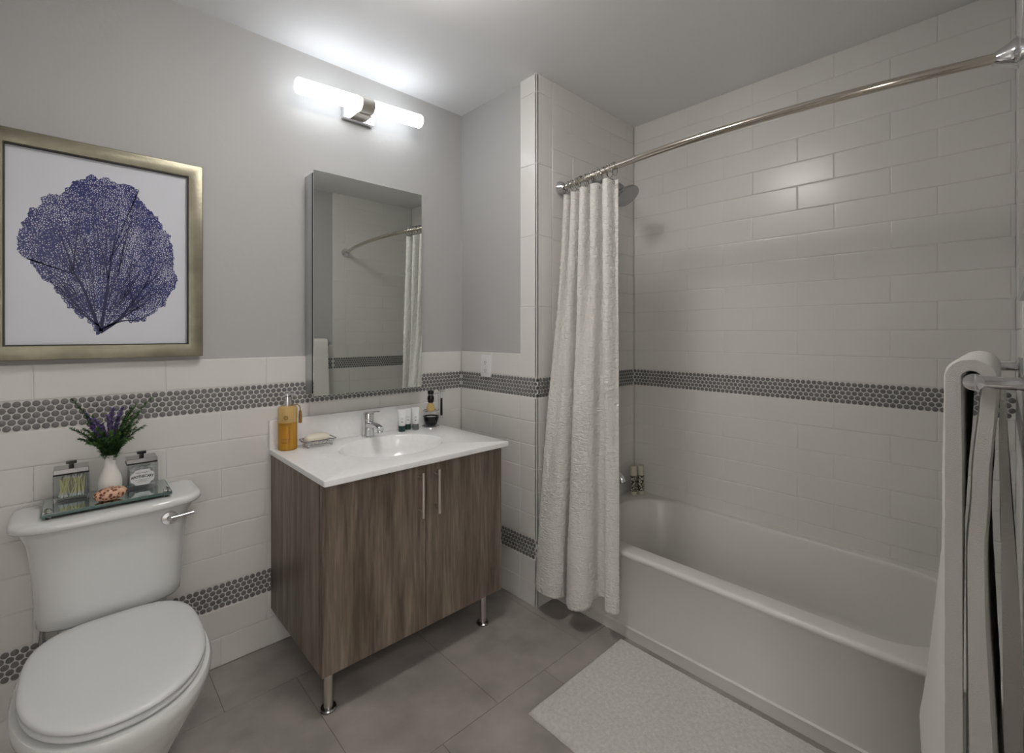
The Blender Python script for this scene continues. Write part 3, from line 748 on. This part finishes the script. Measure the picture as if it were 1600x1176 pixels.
for z, n_, hgt, x0 in ((.101, 9, .005, -.021), (.045, 14, .0016, -.018), (.040, 12, .0016, -.018), (.035, 13, .0016, -.018), (.030, 10, .0016, -.018)):
    for k in range(n_):
        tt = bmesh.new(); xx = x0 + k * (.0046 if hgt > .003 else .0026); ww = .0026 if hgt > .003 else .0019
        if hgt > .003:
            for (a0, a1, b0, b1) in ((0, .0007, 0, hgt), (ww - .0007, ww, 0, hgt), (0, ww, hgt - .0008, hgt) if k % 2 else (0, ww, 0, .0008)):
                tt.faces.new([tt.verts.new(p) for p in ((xx + a0, b0, 0), (xx + a1, b0, 0), (xx + a1, b1, 0), (xx + a0, b1, 0))])
        else: tt.faces.new([tt.verts.new(p) for p in ((xx, 0, 0), (xx + ww, 0, 0), (xx + ww, hgt, 0), (xx, hgt, 0))])
        merge(bm, on_cyl(tt, ang, CZ + z))
for k in range(11):
    tt = bmesh.new(); yy = -.0052 * k
    for (a0, a1, b0, b1) in ((0, .005, 0, .0008), (0, .0008 + .0007 * (k % 2), 0, .0034), (0, .005, .0026, .0034) if k % 3 else (.0042, .005, 0, .0034)):
        tt.faces.new([tt.verts.new(p) for p in ((.010 + a0, yy + b0, 0), (.010 + a1, yy + b0, 0), (.010 + a1, yy + b1, 0), (.010 + a0, yy + b1, 0))])
    merge(bm, on_cyl(tt, ang, CZ + .095))
obj('printed_marks', bm, ink, t, 0, label='brown printed emblem and lettering', recalc=False)
bm = B(); tx, ty = sx + SR + .006, sy - .014
tube(bm, catmull([(sx + .012, sy - .004, CZ + .176), (sx + .028, sy - .012, CZ + .177), (tx, ty, CZ + .168), (tx + .002, ty, CZ + .150)], 12), .0018, 8)
lathe(bm, (tx + .002, ty, CZ + .152), (0, 0, -1), [(0, .003), (.006, .0055), (.012, .0050), (.016, .0062), (.050, .0072), (.052, .001)], 14); obj('tassel', bm, tassel_m, t, label='brown thread tassel')

# ------------------------------------------------------------------ soap dish with soap
dx, dy = -.803, -.088
t = thing('soap_dish', 'silver wire soap dish beside the amber bottle', 'soap dish', (dx, dy, CZ))
def wire_rect(bm, cx_, cy_, hx_, hy_, z, r=.0018, rr=.012):
    P = rrect(cx_, cy_, hx_, hy_, rr, z, 5, 2); tube(bm, P + [P[0], P[1]], r, 8)
bm = B(); wire_rect(bm, dx, dy, .064, .040, CZ + .028, .0022); obj('rim_wire', bm, chrome_dark, t)
bm = B(); wire_rect(bm, dx, dy, .059, .035, CZ + .019, .0017); wire_rect(bm, dx, dy, .053, .030, CZ + .009, .0017)
for k in range(7): q = -.045 + .015 * k; tube(bm, catmull([(dx + q, dy - .039, CZ + .028), (dx + q * .95, dy - .032, CZ + .011), (dx + q * .9, dy, CZ + .008), (dx + q * .95, dy + .032, CZ + .011), (dx + q, dy + .039, CZ + .028)], 12), .0013, 6)
obj('basket_wires', bm, chrome, t)
for qx, qy in ((-1, -1), (1, -1), (-1, 1), (1, 1)):
    bm = B(); lathe(bm, (dx + qx * .046, dy + qy * .024, CZ), (0, 0, 1), [(0, .004), (.003, .0055), (.007, .0055), (.010, .003)], 12); obj('foot', bm, chrome_dark, t)
bm = B(); rings = []
for k in range(15):
    a = -PI / 2 + PI * k / 14; s_ = max(math.cos(a), .001) ** .62; z = CZ + .031 + .0195 * math.sin(a)
    rings.append([(dx - .002 + .051 * s_ * math.copysign(abs(math.cos(q)) ** .85, math.cos(q)), dy + .030 * s_ * math.copysign(abs(math.sin(q)) ** .85, math.sin(q)), z) for q in [2 * PI * i / 36 for i in range(36)]])
loft(bm, rings); tag(obj('soap_bar', bm, soap, origin=(dx, dy, CZ + .0115)), 'cream oval bar of soap lying in the wire dish', 'soap')

# ------------------------------------------------------------------ cosmetic tubes
def cos_tube(x, y, capm, label, rot, hs=1.0, first=None):
    t = thing('cosmetic_tube', label, 'tube', (x, y, CZ), 'small cosmetic tubes beside the faucet')
    bm = B(); lathe(bm, (x, y, CZ), (0, 0, 1), [(0, .0148), (.001, .0155), (.026, .0155), (.027, .0145)], 24); obj('cap', bm, capm, t)
    bm = B(); rings = []
    for h, a, b in ((.0272, .0150, .0150), (.032, .0160, .0158), (.05, .0168, .0145), (.075, .0180, .0085), (.096, .0190, .0018), (.104, .0190, .0012)):
        rings.append([(x + a * math.cos(2 * PI * i / 24), y + b * math.sin(2 * PI * i / 24), CZ + h * hs) for i in range(24)])
    loft(bm, rings); obj('tube_body', bm, tube_w, t, 50)
    bm = B()    # small leaf mark and two lines of print
    for px_, pz, ww, hh in ((0, .046, .0035, .0022), (-.002, .049, .0015, .001), (0, .062, .007, .0006), (0, .058, .005, .0005)):
        bq = .0154 if pz < .055 else .0128
        P = [(x + px_ + ww * math.cos(a), y - bq - .0012, CZ + pz + hh * math.sin(a)) for a in [2 * PI * i / 10 for i in range(10)]]
        bm.faces.new([bm.verts.new(p) for p in P])
    obj('printed_mark', bm, grey_cap, t, 0, recalc=False)
    t.rotation_euler = (0, 0, rot)
cos_tube(-.408, -.078, teal, 'white cosmetic tube with dark green cap nearest the faucet', -.5)
cos_tube(-.362, -.052, teal, 'white cosmetic tube with dark green cap standing between and behind two others', -.35, .96)
cos_tube(-.336, -.082, grey_cap, 'white cosmetic tube with grey cap beside the black shaving bowl', -.55, 1.02)

# ------------------------------------------------------------------ shaving set
hx_, hy_ = -.243, -.070
t = thing('shaving_stand', 'chrome shaving stand at the right end of the vanity top', 'stand', (hx_, hy_, CZ))
px_, py_ = hx_ + .044, hy_ - .006
bm = B(); torus(bm, (hx_, hy_, CZ + .0025), (0, 0, 1), .043, .0022, 32, 8); obj('base_ring', bm, chrome, t)
bm = B(); tube(bm, [(px_, py_, CZ + .002), (px_, py_, CZ + .165)], .0024, 10); obj('post', bm, chrome, t)
bm = B(); tube(bm, catmull([(px_, py_, CZ + .160), (px_ - .014, py_ + .002, CZ + .161), (hx_ + .015, hy_ + .0, CZ + .158)], 8), .002, 8); torus(bm, (hx_, hy_, CZ + .157), (0, 0, 1), .0125, .0018, 24, 8)
tube(bm, [(px_, py_, CZ + .158), (px_ + .010, py_ - .008, CZ + .166)], .0016, 8); obj('hanger', bm, chrome, t)
bm = B(); torus(bm, (hx_, hy_, CZ + .079), (0, 0, 1), .038, .0018, 32, 8); tube(bm, [(hx_ + .037, hy_ - .004, CZ + .079), (px_, py_, CZ + .079)], .0018, 8); obj('bowl_ring', bm, chrome, t)
t = thing('shaving_bowl', 'small black bowl of white shaving soap at the foot of the stand', 'bowl', (hx_, hy_ - .004, CZ))
by_ = hy_ - .004
bm = B(); lathe(bm, (hx_, by_, CZ + .0048), (0, 0, 1), [(0, .020), (.003, .023), (.012, .030), (.030, .035), (.044, .0365), (.045, .040), (.048, .040), (.048, .0335), (.035, .031), (.034, .001)], 36); obj('bowl', bm, blackg, t)
bm = B(); lathe(bm, (hx_, by_, CZ + .040), (0, 0, 1), [(0, .0305), (.004, .0305), (.008, .024), (.009, .001)], 28); obj('shaving_soap', bm, cotton, t, label='white shaving soap')
t = thing('shaving_brush', 'black-handled shaving brush hanging bristles down from the stand', 'brush', (hx_, hy_, CZ + .08))
bm = B(); lathe(bm, (hx_, hy_, CZ + .118), (0, 0, 1), [(0, .012), (.004, .0145), (.016, .0170), (.028, .0165), (.036, .0120), (.042, .0115), (.045, .0155), (.058, .0155), (.060, .012), (.0605, .001)], 28); obj('handle', bm, blackg, t)
bm = B(); lathe(bm, (hx_, hy_, CZ + .119), (0, 0, -1), [(0, .0110), (.012, .0150), (.026, .0195), (.036, .0215), (.044, .019), (.048, .010), (.049, .001)], 28); obj('bristles', bm, bristle, t, label='golden bristles')
t = thing('safety_razor', 'black-handled razor hanging at the right side of the stand', 'razor', (px_ + .010, py_ - .008, CZ + .05))
rx, ry = px_ + .008, py_ - .010
bm = B(); box(bm, rx - .019, rx + .019, ry - .009, ry + .004, CZ + .1755, CZ + .182, 0, .0015); box(bm, rx - .017, rx + .017, ry - .007, ry + .002, CZ + .170, CZ + .1735, 0, .001); tube(bm, [(rx, ry - .002, CZ + .1735), (rx, ry - .002, CZ + .176)], .004, 8); obj('razor_head', bm, chrome, t)
bm = B(); tube(bm, [(rx, ry - .002, CZ + .171), (rx, ry - .002, CZ + .150), (rx, ry - .002, CZ + .138)], [.0035, .0028, .005], 12); obj('neck', bm, chrome, t)
bm = B(); lathe(bm, (rx, ry - .002, CZ + .138), (0, 0, -1), [(0, .0045), (.004, .0055), (.040, .0058), (.080, .0060), (.088, .0045)], 16); obj('handle', bm, blackg, t)

# ------------------------------------------------------------------ toilet
tc = -1.447
def egg(y_c, hb, hf, w, z, nb=3.0, nf=2.2, N_=64, x=tc):
    P = []
    for i in range(N_):
        a = 2 * PI * i / N_; c_, s_ = math.cos(a), math.sin(a)
        e = nb if s_ > 0 else nf; h = hb if s_ > 0 else hf
        P.append((x + w * math.copysign(abs(c_) ** (2 / e), c_), y_c + h * math.copysign(abs(s_) ** (2 / e), s_), z))
    return P
t = thing('toilet', 'white two-piece toilet with its lid closed beside the vanity', 'toilet', (tc, -.4, 0))
bm = B(); R = []
for yc, hb, hf, w_, z, nb in ((-.35, .21, .21, .118, 0, 4), (-.35, .212, .215, .122, .006, 4), (-.35, .21, .21, .112, .03, 4), (-.36, .21, .21, .106, .10, 3.5), (-.38, .23, .235, .125, .18, 3.2), (-.41, .24, .255, .160, .26, 3), (-.43, .25, .275, .184, .32, 3), (-.445, .25, .283, .195, .36, 3), (-.445, .25, .285, .197, .378, 3), (-.445, .245, .280, .192, .388, 3), (-.445, .22, .25, .16, .3895, 3)):
    R.append(egg(yc, hb, hf, w_, z, nb))
loft(bm, R, 0, (True, True)); obj('bowl', bm, ceramic, t, 60)
bm = B(); box(bm, tc - .12, tc + .12, -.205, -.03, .30, .3975, 0, .02, 4); obj('tank_shelf', bm, ceramic, t, 60)
ring_p = [(0, .3905), (-.004, .393), (-.005, .400), (-.003, .405), (.004, .4065)]
bm = B(); loft(bm, [egg(-.447, .234 - i, .268 - i, .183 - i, z, 3.3) for i, z in ((.010, .3925), (.002, .3935), (0, .398), (.002, .4035), (.012, .4058))], 0); obj('seat', bm, lidplastic, t, 60)
bm = B(); loft(bm, [egg(-.445, .238 - i, .272 - i, .1835 - i, z, 3.3) for i, z in ((.012, .4090), (.003, .4098), (.0, .413), (.0008, .4175), (.005, .4215), (.014, .4245), (.04, .4265), (.09, .4275), (.16, .428))], 0); obj('lid', bm, lidplastic, t, 60)
for s in (-1, 1):
    bm = B(); lathe(bm, (tc + s * .075, -.214, .3885), (0, 0, 1), [(0, .016), (.012, .016), (.018, .013)], 20); obj('seat_hinge', bm, lidplastic, t)
# tank
def tring(hw, yb, yf, z, nf=3.4):
    return egg((yb + yf) / 2, (yb - yf) / 2, (yb - yf) / 2, hw, z, 14, nf, 96, tc + .004)
bm = B(); R = [tring(hw, -.018, yf, z) for hw, yf, z in ((.145, -.160, .3985), (.162, -.182, .402), (.170, -.192, .414), (.172, -.192, .445), (.177, -.197, .53), (.184, -.200, .61), (.192, -.203, .66), (.204, -.209, .690), (.209, -.212, .7015))]
loft(bm, R, 0); obj('tank', bm, ceramic, t, 70)
bm = B(); R = [tring(.2245 - i, -.006 - i * .3, -.238 + i, z) for i, z in ((.014, .7018), (.004, .7035), (.0, .709), (.0, .718), (.003, .7245), (.010, .7290), (.022, .7305), (.06, .731))]
loft(bm, R, 0); obj('tank_lid', bm, ceramic, t, 70)
bm = B(); lx, lz_ = -1.312, .666; lathe(bm, (lx, -.172, lz_), (0, -1, 0), [(0, .0), (.0, .018), (.030, .022), (.036, .019), (.038, .008), (.042, .006)], 24)
tube(bm, [(lx + .004, -.212, lz_), (lx + .03, -.211, lz_ + .001), (lx + .064, -.206, lz_ + .002)], [.0065, .0055, .006], 12); obj('flush_lever', bm, chrome, t)
bm = B(); tube(bm, catmull([(tc - .16, -.002, .20), (tc - .16, -.05, .20), (tc - .16, -.06, .26), (tc - .150, -.06, .42)], 16), .007, 10); lathe(bm, (tc - .16, -.001, .20), (0, -1, 0), [(0, .022), (.004, .022), (.005, .01)], 18); lathe(bm, (tc - .15, -.06, .395), (0, 0, 1), [(0, .016), (.028, .016)], 12); obj('supply_line', bm, chrome_dark, t)

# ------------------------------------------------------------------ things on the tank
TZt = .7312; TRZ = .748
trx0, trx1, try0, try1 = -1.600, -1.303, -.197, -.028
t = thing('vanity_tray', 'small mirrored glass tray on the toilet tank lid', 'tray', ((trx0 + trx1) / 2, -.12, TZt))
bm = B(); box(bm, trx0, trx1, try0, try1, TZt + .008, TRZ - .0004, 0, .002); obj('glass_plate', bm, tray_glass, t, 40, label='dark green glass edge')
bm = B(); box(bm, trx0 + .003, trx1 - .003, try0 + .003, try1 - .003, TRZ - .0005, TRZ, 0); obj('mirror_top', bm, green_glass, t, 0)
for a, b in ((trx0 + .014, try0 + .014), (trx1 - .014, try0 + .014), (trx0 + .014, try1 - .014), (trx1 - .014, try1 - .014)):
    bm = B(); lathe(bm, (a, b, TZt), (0, 0, 1), [(0, .005), (.004, .0075), (.008, .006)], 8); obj('glass_foot', bm, glass, t, 10)
    if b < -.12:
        bm = B(); lathe(bm, (a, b, TRZ), (0, 0, 1), [(0, .008), (.006, .0095), (.012, .006), (.014, .001)], 8); obj('corner_bead', bm, glass, t, 10, label='faceted glass bead')

def jar(x0, label):
    x1 = x0 + .080; y0, y1 = -.098, -.032; z0 = TRZ + .0002; z1 = z0 + .080
    t = thing('glass_jar', label, 'jar', ((x0 + x1) / 2, (y0 + y1) / 2, TRZ))
    cx_, cy_, hx2, hy2 = (x0 + x1) / 2, (y0 + y1) / 2, (x1 - x0) / 2, (y1 - y0) / 2
    bm = B(); R = [rrect(cx_, cy_, hx2 - i, hy2 - i, .004, z, 3, 2) for i, z in ((.001, z0), (0, z0 + .001), (0, z1), (.004, z1), (.004, z0 + .008), (.005, z0 + .007))]
    loft(bm, R); obj('jar_body', bm, jar_glass, t, 30)
    bm = B(); box(bm, x0 + .001, x1 - .001, y0 + .001, y1 - .001, z1 + .0035, z1 + .0175, 0, .001, 1); obj('lid', bm, chrome_dark, t, 30)
    bm = B(); box(bm, x0 + .0005, x1 - .0005, y0 + .0005, y1 - .0005, z1 + .0003, z1 + .0034); obj('gap_shade', bm, black, t, 0, label='black line imitating the shade under the lid')  # shadow line at the jar rim, modelled as a black slab
    bm = B(); box(bm, cx_ - .006, cx_ + .006, cy_ - .006, cy_ + .006, z1 + .0176, z1 + .027, 0, .001); box(bm, cx_ - .012, cx_ + .012, cy_ - .008, cy_ + .008, z1 + .027, z1 + .035, 0, .0015); obj('knob', bm, blackg, t, 30)
    return t, cx_, cy_, z0 + .0085, y0
t, jx, jy, jz, jf = jar(-1.578, 'square glass jar of yellow cotton swabs, left on the tray')
random.seed(5)
sw = None
for k in range(40):
    X = -.030 + .060 * ((k % 10) + .5) / 10; Y = -.021 + .042 * ((k // 10) + .5) / 4
    lean = random.uniform(-.28, .35); ly_ = random.uniform(-.10, .10)
    if sw is None:
        sw = thing('cotton_swab', 'yellow cotton swab leaning among the others in the left glass jar', 'cotton swab', (jx + X * .85, jy + Y, jz + .001), 'cotton swabs in the left jar')
        o_ = ORG[sw.name]
        bm = B(); tube(bm, [o_ + Vector((0, 0, .004)), o_ + Vector((0, 0, .064))], .0016, 6); obj('stick', bm, swab_y, sw)
        for z in (0, .058):
            bm = B(); lathe(bm, o_ + Vector((0, 0, z)), (0, 0, 1), [(0, .001), (.002, .0024), (.007, .0026), (.011, .0013)], 8)
            obj('cotton_tip', bm, cotton, sw, label='white cotton tip')
    else:
        lean = max(min(lean, (.031 - X) / .068), (-.031 - X) / .068)
        dup(sw, Vector((jx + X, jy + Y, jz + .001)) - Vector(sw.location), tilt=(-max(min(ly_, (.023 - Y) / .068), (-.023 - Y) / .068), lean, 0))
t, jx, jy, jz, jf = jar(-1.410, 'square glass jar of cotton pads with a printed label, right on the tray')
# label
bm = B(); P = [(jx + .031 * math.copysign(abs(math.cos(a)) ** .6, math.cos(a)), jf - .0004, jz + .028 + (.019 + .006 * (abs(math.cos(a)) < .45)) * math.copysign(abs(math.sin(a)) ** .6, math.sin(a))) for a in [2 * PI * i / 44 for i in range(44)]]
bm.faces.new([bm.verts.new(p) for p in P])
lab = obj('paper_label', bm, label_m, t, 0, label='pale label reading APOTHECARY', recalc=False)
bm = B()
tt = text_bm('APOTHECARY', .0098)
for v in tt.verts: v.co = Vector((jx + v.co.x * .93, jf - .0008, jz + .0305 + v.co.y * 1.15 - (v.co.x / .03) ** 2 * .002))
merge(bm, tt)
for zz, ww in ((.043, .018), (.0415, .012), (.020, .020), (.0165, .010), (.013, .015)):
    bm.faces.new([bm.verts.new((jx + a, jf - .0008, jz + b)) for a, b in ((-ww, zz), (ww, zz), (ww, zz + .0007), (-ww, zz + .0007))])
obj('printed_text', bm, black_ink, t, 0, recalc=False)
cp = None; random.seed(8)
for k in range(9):
    loc = Vector((jx - .020 + .020 * (k % 3), jy - .004 + .006 * ((k // 3) % 2), jz + .012 + .0185 * (k // 3)))
    if cp is None:
        bm = B(); bmesh.ops.create_icosphere(bm, subdivisions=3, radius=.0115)
        for v in bm.verts: v.co = v.co * (1 + .12 * noise.noise(v.co * 160)) + loc
        cp = tag(obj('cotton_ball', bm, cotton, None, 180, origin=loc), 'white cotton ball inside the labelled glass jar', 'cotton ball', 'cotton balls in the right jar')
    else:
        q = cp.copy(); C.objects.link(q); q.location = loc; q.rotation_euler = (k, k * 2, k * .5)

# vase
vx, vy = -1.451, -.118
bm = B(); lathe(bm, (vx, vy, TRZ + .0003), (0, 0, 1), [(0, .018), (.002, .023), (.012, .0265), (.035, .0295), (.055, .0285), (.075, .022), (.095, .0145), (.112, .0130), (.126, .0150), (.128, .0145), (.124, .0115), (.09, .0115), (.06, .020), (.02, .020), (.018, .001)], 36)
tag(obj('bud_vase', bm, vase_m, origin=(vx, vy, TRZ)), 'small white porcelain vase standing on the tray', 'vase')
# sprigs
VT = Vector((vx, vy, TRZ + .118))
def sprig(name, label, cat, group, tip, kind, seed, bend=0.35):
    random.seed(seed)
    base = VT + Vector((random.uniform(-.004, .004), random.uniform(-.004, .004), -.05)); tip = Vector(tip)
    mid = VT + Vector(((tip.x - VT.x) * .22, (tip.y - VT.y) * .22, .022)); q = VT + (tip - VT) * .62 + Vector((0, 0, .012))
    P = catmull([base, mid, q, tip], 40)
    bm = B(); tube(bm, P[::3] + [P[-1]], [.0013 - .0008 * i / 14 for i in range(len(P[::3]) + 1)], 5, 0)
    start = 13
    for i in range(start, 40):
        f = (i - start) / (39 - start)
        for k in range(8 if kind != 'lav' else 7):
            tdir = (P[min(i + 1, 39)] - P[i - 1]).normalized(); _, u_, v_ = frame_of(tdir); a = random.uniform(0, 2 * PI)
            out_ = (u_ * math.cos(a) + v_ * math.sin(a))
            fl = kind == 'lav' and f > .45
            ln = random.uniform(.010, .020) * (1 - .5 * f) if not fl else random.uniform(.005, .009)
            wd = .0015 if not fl else .0028
            d_ = (out_ * (1 if not fl else 1) + tdir * random.uniform(.2, 1.3)).normalized()
            s_ = d_.cross(tdir).normalized() * wd; p0 = P[i] + tdir * random.uniform(-.002, .002)
            vs = [bm.verts.new(p0), bm.verts.new(p0 + d_ * ln * .45 + s_), bm.verts.new(p0 + d_ * ln), bm.verts.new(p0 + d_ * ln * .45 - s_ + tdir * .0008)]
            f_ = bm.faces.new(vs); f_.material_index = 1 if fl else 0
            if fl:
                vs2 = [bm.verts.new(p0), bm.verts.new(p0 + d_ * ln * .5 + out_.cross(d_) * .002 + tdir * wd), bm.verts.new(p0 + d_ * ln), bm.verts.new(p0 + d_ * ln * .5 - tdir * wd)]
                bm.faces.new(vs2).material_index = 1
    m0 = leaf_m if kind in ('green', 'lav') else leaf_d
    return tag(obj(name, bm, [m0, lav_m], None, 0, origin=VT, recalc=False), label, cat, group)
G1 = 'green sprigs in the white vase'; G2 = 'purple lavender sprigs in the white vase'
gl = 'leafy green sprig in the middle of the bouquet in the white vase'
cam_r = Vector((math.cos(.7566), -math.sin(.7566), 0)); cam_f = Vector((math.sin(.7566), math.cos(.7566), 0))
def tipat(r, h, f=0): return VT + Vector((1, 0, 0)) * r + Vector((0, -1, 0)) * f + Vector((0, 0, h))
for i, (r, h, f, lb, kd) in enumerate([(-.085, .190, .0, 'tall dark green sprig reaching up at the far left of the bouquet', 'dark'), (.100, .178, .01, 'tall green sprig reaching furthest right above the bouquet', 'green'),
        (.082, .092, .03, 'short dark sprig leaning out low on the right of the bouquet', 'dark'), (-.086, .105, .02, 'short green sprig leaning out low on the left of the bouquet', 'dark')]):
    sprig('green_sprig', lb, 'plant sprig', None, tipat(r, h, f), kd, 20 + i)
for i, (r, h, f) in enumerate([(-.062, .085, .03), (.055, .13, .01), (.062, .155, -.01), (.045, .105, .04), (-.03, .10, .045), (.0, .09, .055), (.028, .10, .05), (-.055, .115, .0), (.07, .135, .02), (.03, .14, -.02), (-.05, .06, .04), (.05, .06, .04), (-.015, .07, .06), (.015, .115, .03), (-.04, .13, -.02), (-.07, .07, .01), (.038, .12, .03), (.066, .11, .02), (.048, .145, .0), (-.045, .085, .035), (.02, .08, .05), (-.02, .10, .03), (.06, .085, .01), (-.06, .10, .02), (.03, .06, .05), (.055, .15, .01)]):
    sprig('green_sprig', gl, 'plant sprig', G1, tipat(r, h, f), 'green' if i % 3 else 'dark', 40 + i)
for i, (r, h, f) in enumerate([(-.035, .125, .01), (.018, .130, .035), (.006, .150, .0), (-.020, .112, .04), (-.055, .140, -.01), (.030, .150, -.01), (-.005, .132, .02), (.002, .118, .05), (-.045, .108, .03)]):
    sprig('lavender_sprig', 'purple lavender sprig rising from the bouquet in the white vase', 'plant sprig', G2, tipat(r, h, f), 'lav', 70 + i)

# spotted shell
shx, shy = -1.452, -.166
bm = B(); rings = []
for k in range(17):
    a = -PI / 2 + PI * k / 16; c_ = max(math.cos(a), .02)
    z = TRZ + .0190 + .0187 * math.sin(a)
    rings.append([(shx + (.037 * c_ ** .75) * math.cos(q) * (1 + .07 * math.sin(9 * q)) + .004 * math.sin(a), shy + .025 * c_ ** .75 * math.sin(q) * (1 + .07 * math.sin(9 * q)), z + .0012 * math.sin(7 * q + 2 * k)) for q in [2 * PI * i / 60 for i in range(60)]])
loft(bm, rings); tag(obj('sea_shell', bm, shell_m, origin=(shx, shy, TRZ)), 'spotted brown and pink sea shell in front of the vase', 'shell')

# ------------------------------------------------------------------ bath rug
RX0, RX1, RY0, RY1 = -.446, .088, -.952, -1.83
bm = B(); nx, ny = 120, 190; g = []
def ez(d): return .019 * (1 - (1 - min(d / .02, 1)) ** 2.2)
for j in range(ny + 1):
    row = []
    for i in range(nx + 1):
        x = RX0 + (RX1 - RX0) * i / nx; y = RY0 + (RY1 - RY0) * j / ny
        d = min(x - RX0, RX1 - x, RY0 - y, y - RY1)
        nz = noise.noise(Vector((x * 110, y * 110, 0))) * .0022 + noise.noise(Vector((x * 230, y * 230, 4))) * .0016
        ex_ = noise.noise(Vector((x * 60, y * 60, 8))) * .002 if d < .004 else 0
        row.append(bm.verts.new((x + ex_, y + ex_ * .7, .001 + ez(d) + nz * min(d / .01 + .25, 1) + .0012)))
    g.append(row)
for j in range(ny):
    for i in range(nx): bm.faces.new((g[j][i], g[j][i + 1], g[j + 1][i + 1], g[j + 1][i]))
edge = g[0] + [r[-1] for r in g[1:]] + g[-1][::-1][1:] + [r[0] for r in g[::-1][1:-1]]
low = [bm.verts.new((v.co.x, v.co.y, .0005)) for v in edge]
for i in range(len(edge)): bm.faces.new((edge[i], low[i], low[(i + 1) % len(edge)], edge[(i + 1) % len(edge)]))
bm.faces.new(low)
tag(obj('bath_rug', bm, rugm, None, 180, origin=((RX0 + RX1) / 2, (RY0 + RY1) / 2, 0)), 'off-white tufted bath rug on the floor beside the tub', 'rug')

# ------------------------------------------------------------------ towel bar and towel
BY, BZ = -1.993, 1.177; BX0, BX1 = -.530, -.004
t = thing('towel_bar', 'chrome towel bar on the wall at the right edge of the photo', 'towel bar', ((BX0 + BX1) / 2, YR, BZ))
bm = B(); tube(bm, [(BX0 + .010, BY, BZ), (BX1 + .012, BY, BZ)], .0085, 20); obj('bar', bm, chrome, t)
for x in (BX0 + .012, BX1):
    bm = B(); lathe(bm, (x - .012, BY, BZ), (1, 0, 0), [(0, .0105), (.001, .0125), (.023, .0125), (.024, .0105)], 28); tube(bm, [(x, BY, BZ), (x, YR + .004, BZ)], .0098, 18); p_ = obj('post', bm, chrome, t)
    bm = B(); box(bm, x - .021, x + .021, YR, YR + .007, BZ - .028, BZ + .022, 0, .0015); obj('wall_plate', bm, chrome, p_)
t = thing('bath_towel', 'thick folded cream towel draped over the towel bar', 'towel', ((BX0 + BX1) / 2, BY, .33))
TX_0, TX_1 = BX0 + .030, BX1 - .022
def lerpk(K, h):
    for (a, va), (b, vb) in zip(K, K[1:]):
        if h <= b: return va + (vb - va) * smoothstep(0, 1, (h - a) / (b - a))
    return K[-1][1]
def drape(front, back, zf, zb, flare, seed, x0=TX_0, x1=TX_1, top=BZ):
    """front / back: lists of (drop in metres, centre y, thickness); swept along x"""
    bm = B(); nx_ = 26; n1, n2 = 54, 16; rings = []
    for i in range(nx_ + 1):
        f = i / nx_; x = x0 + (x1 - x0) * f; path = []
        cf = lerpk([(a, b) for a, b, c in front], 0); cb_ = lerpk([(a, b) for a, b, c in back], 0); mid, rad = (cf + cb_) / 2, (cf - cb_) / 2
        for k in range(n1):
            z = zf + (top - zf) * k / (n1 - 1); h = top - z
            n_ = noise.noise(Vector((x * 6, z * 5, seed))) * min(h * 4, 1)
            path.append((lerpk([(a, b) for a, b, c in front], h) + flare * (max(h, 0) / (top - zf)) ** 1.3 * f ** .8 + .003 * n_ * f, z, lerpk([(a, c) for a, b, c in front], h)))
        t0 = front[0][2]; t1 = back[0][2]
        for k in range(1, n2):
            a = PI * k / n2; path.append((mid + rad * math.cos(a), top + rad * math.sin(a), t0 + (t1 - t0) * k / n2))
        for k in range(n1):
            z = top - (top - zb) * k / (n1 - 1); h = top - z
            n_ = noise.noise(Vector((x * 6, z * 5, seed + 5))) * min(h * 4, 1)
            th = lerpk([(a, c) for a, b, c in back], h); path.append((max(lerpk([(a, b) for a, b, c in back], h) + .003 * n_ * f, YR + .003 + th / 2), z, th))
        outer, inner = [], []
        for k, (y, z, th) in enumerate(path):
            a = path[max(k - 1, 0)]; b = path[min(k + 1, len(path) - 1)]
            ty_, tz_ = b[0] - a[0], b[1] - a[1]; L_ = math.hypot(ty_, tz_) or 1; ny_, nz_ = tz_ / L_, -ty_ / L_
            r = th / 2 * (.72 if i in (0, nx_) else (.93 if i in (1, nx_ - 1) else 1))
            fz = .0008 * noise.noise(Vector((x * 300, y * 300, z * 300)))
            outer.append((x, y + ny_ * (r + fz), z + nz_ * (r + fz))); inner.append((x, y - ny_ * r, z - nz_ * r))
        rings.append(outer + inner[::-1])
    loft(bm, rings, 0, (True, True)); return bm
xs = [TX_0 + .0]
obj('outer_fold', drape([(0, -1.9685, .025), (.15, -1.969, .028), (1, -1.970, .031)], [(0, -2.010, .022), (.17, -2.0000, .024), (.28, -1.9948, .025), (.7, -2.0020, .038), (1, -2.0065, .046)], .335, .31, .072, 2.0, top=BZ + .004), cloth, t, 60)
bm = B(); R = []
for i in range(27):
    x = TX_0 + .045 + (TX_1 - TX_0 - .05) * i / 26; ring = []
    K = [(BZ - .03 - (BZ - .03 - .52) * k / 30) for k in range(31)]
    for z in K: h = BZ - z; ring.append((x, -2.0205 - .006 * smoothstep(.1, .7, h) + .002 * noise.noise(Vector((x * 9, z * 7, 4))), z))
    for z in K[::-1]: h = BZ - z; ring.append((x, max(-2.028 - .018 * smoothstep(0, .5, h), YR + .003), z))
    R.append(ring)
loft(bm, R); obj('rear_fold', bm, cloth, t, 60)

# framed mirror on the wall above the towel bar, seen almost edge on
t = thing('framed_mirror', 'thin framed mirror on the wall above the towel bar, seen edge-on', 'mirror', (-.44, YR, 1.318))
bm = B(); box(bm, -.75, -.13, YR - .0085, YR + .0075, 1.318, 1.785, 0, .001, 1); obj('frame', bm, alum, t, 30)
bm = B(); box(bm, -.73, -.15, YR + .007, YR + .0082, 1.338, 1.765); obj('mirror_pane', bm, mirror, t, 0)
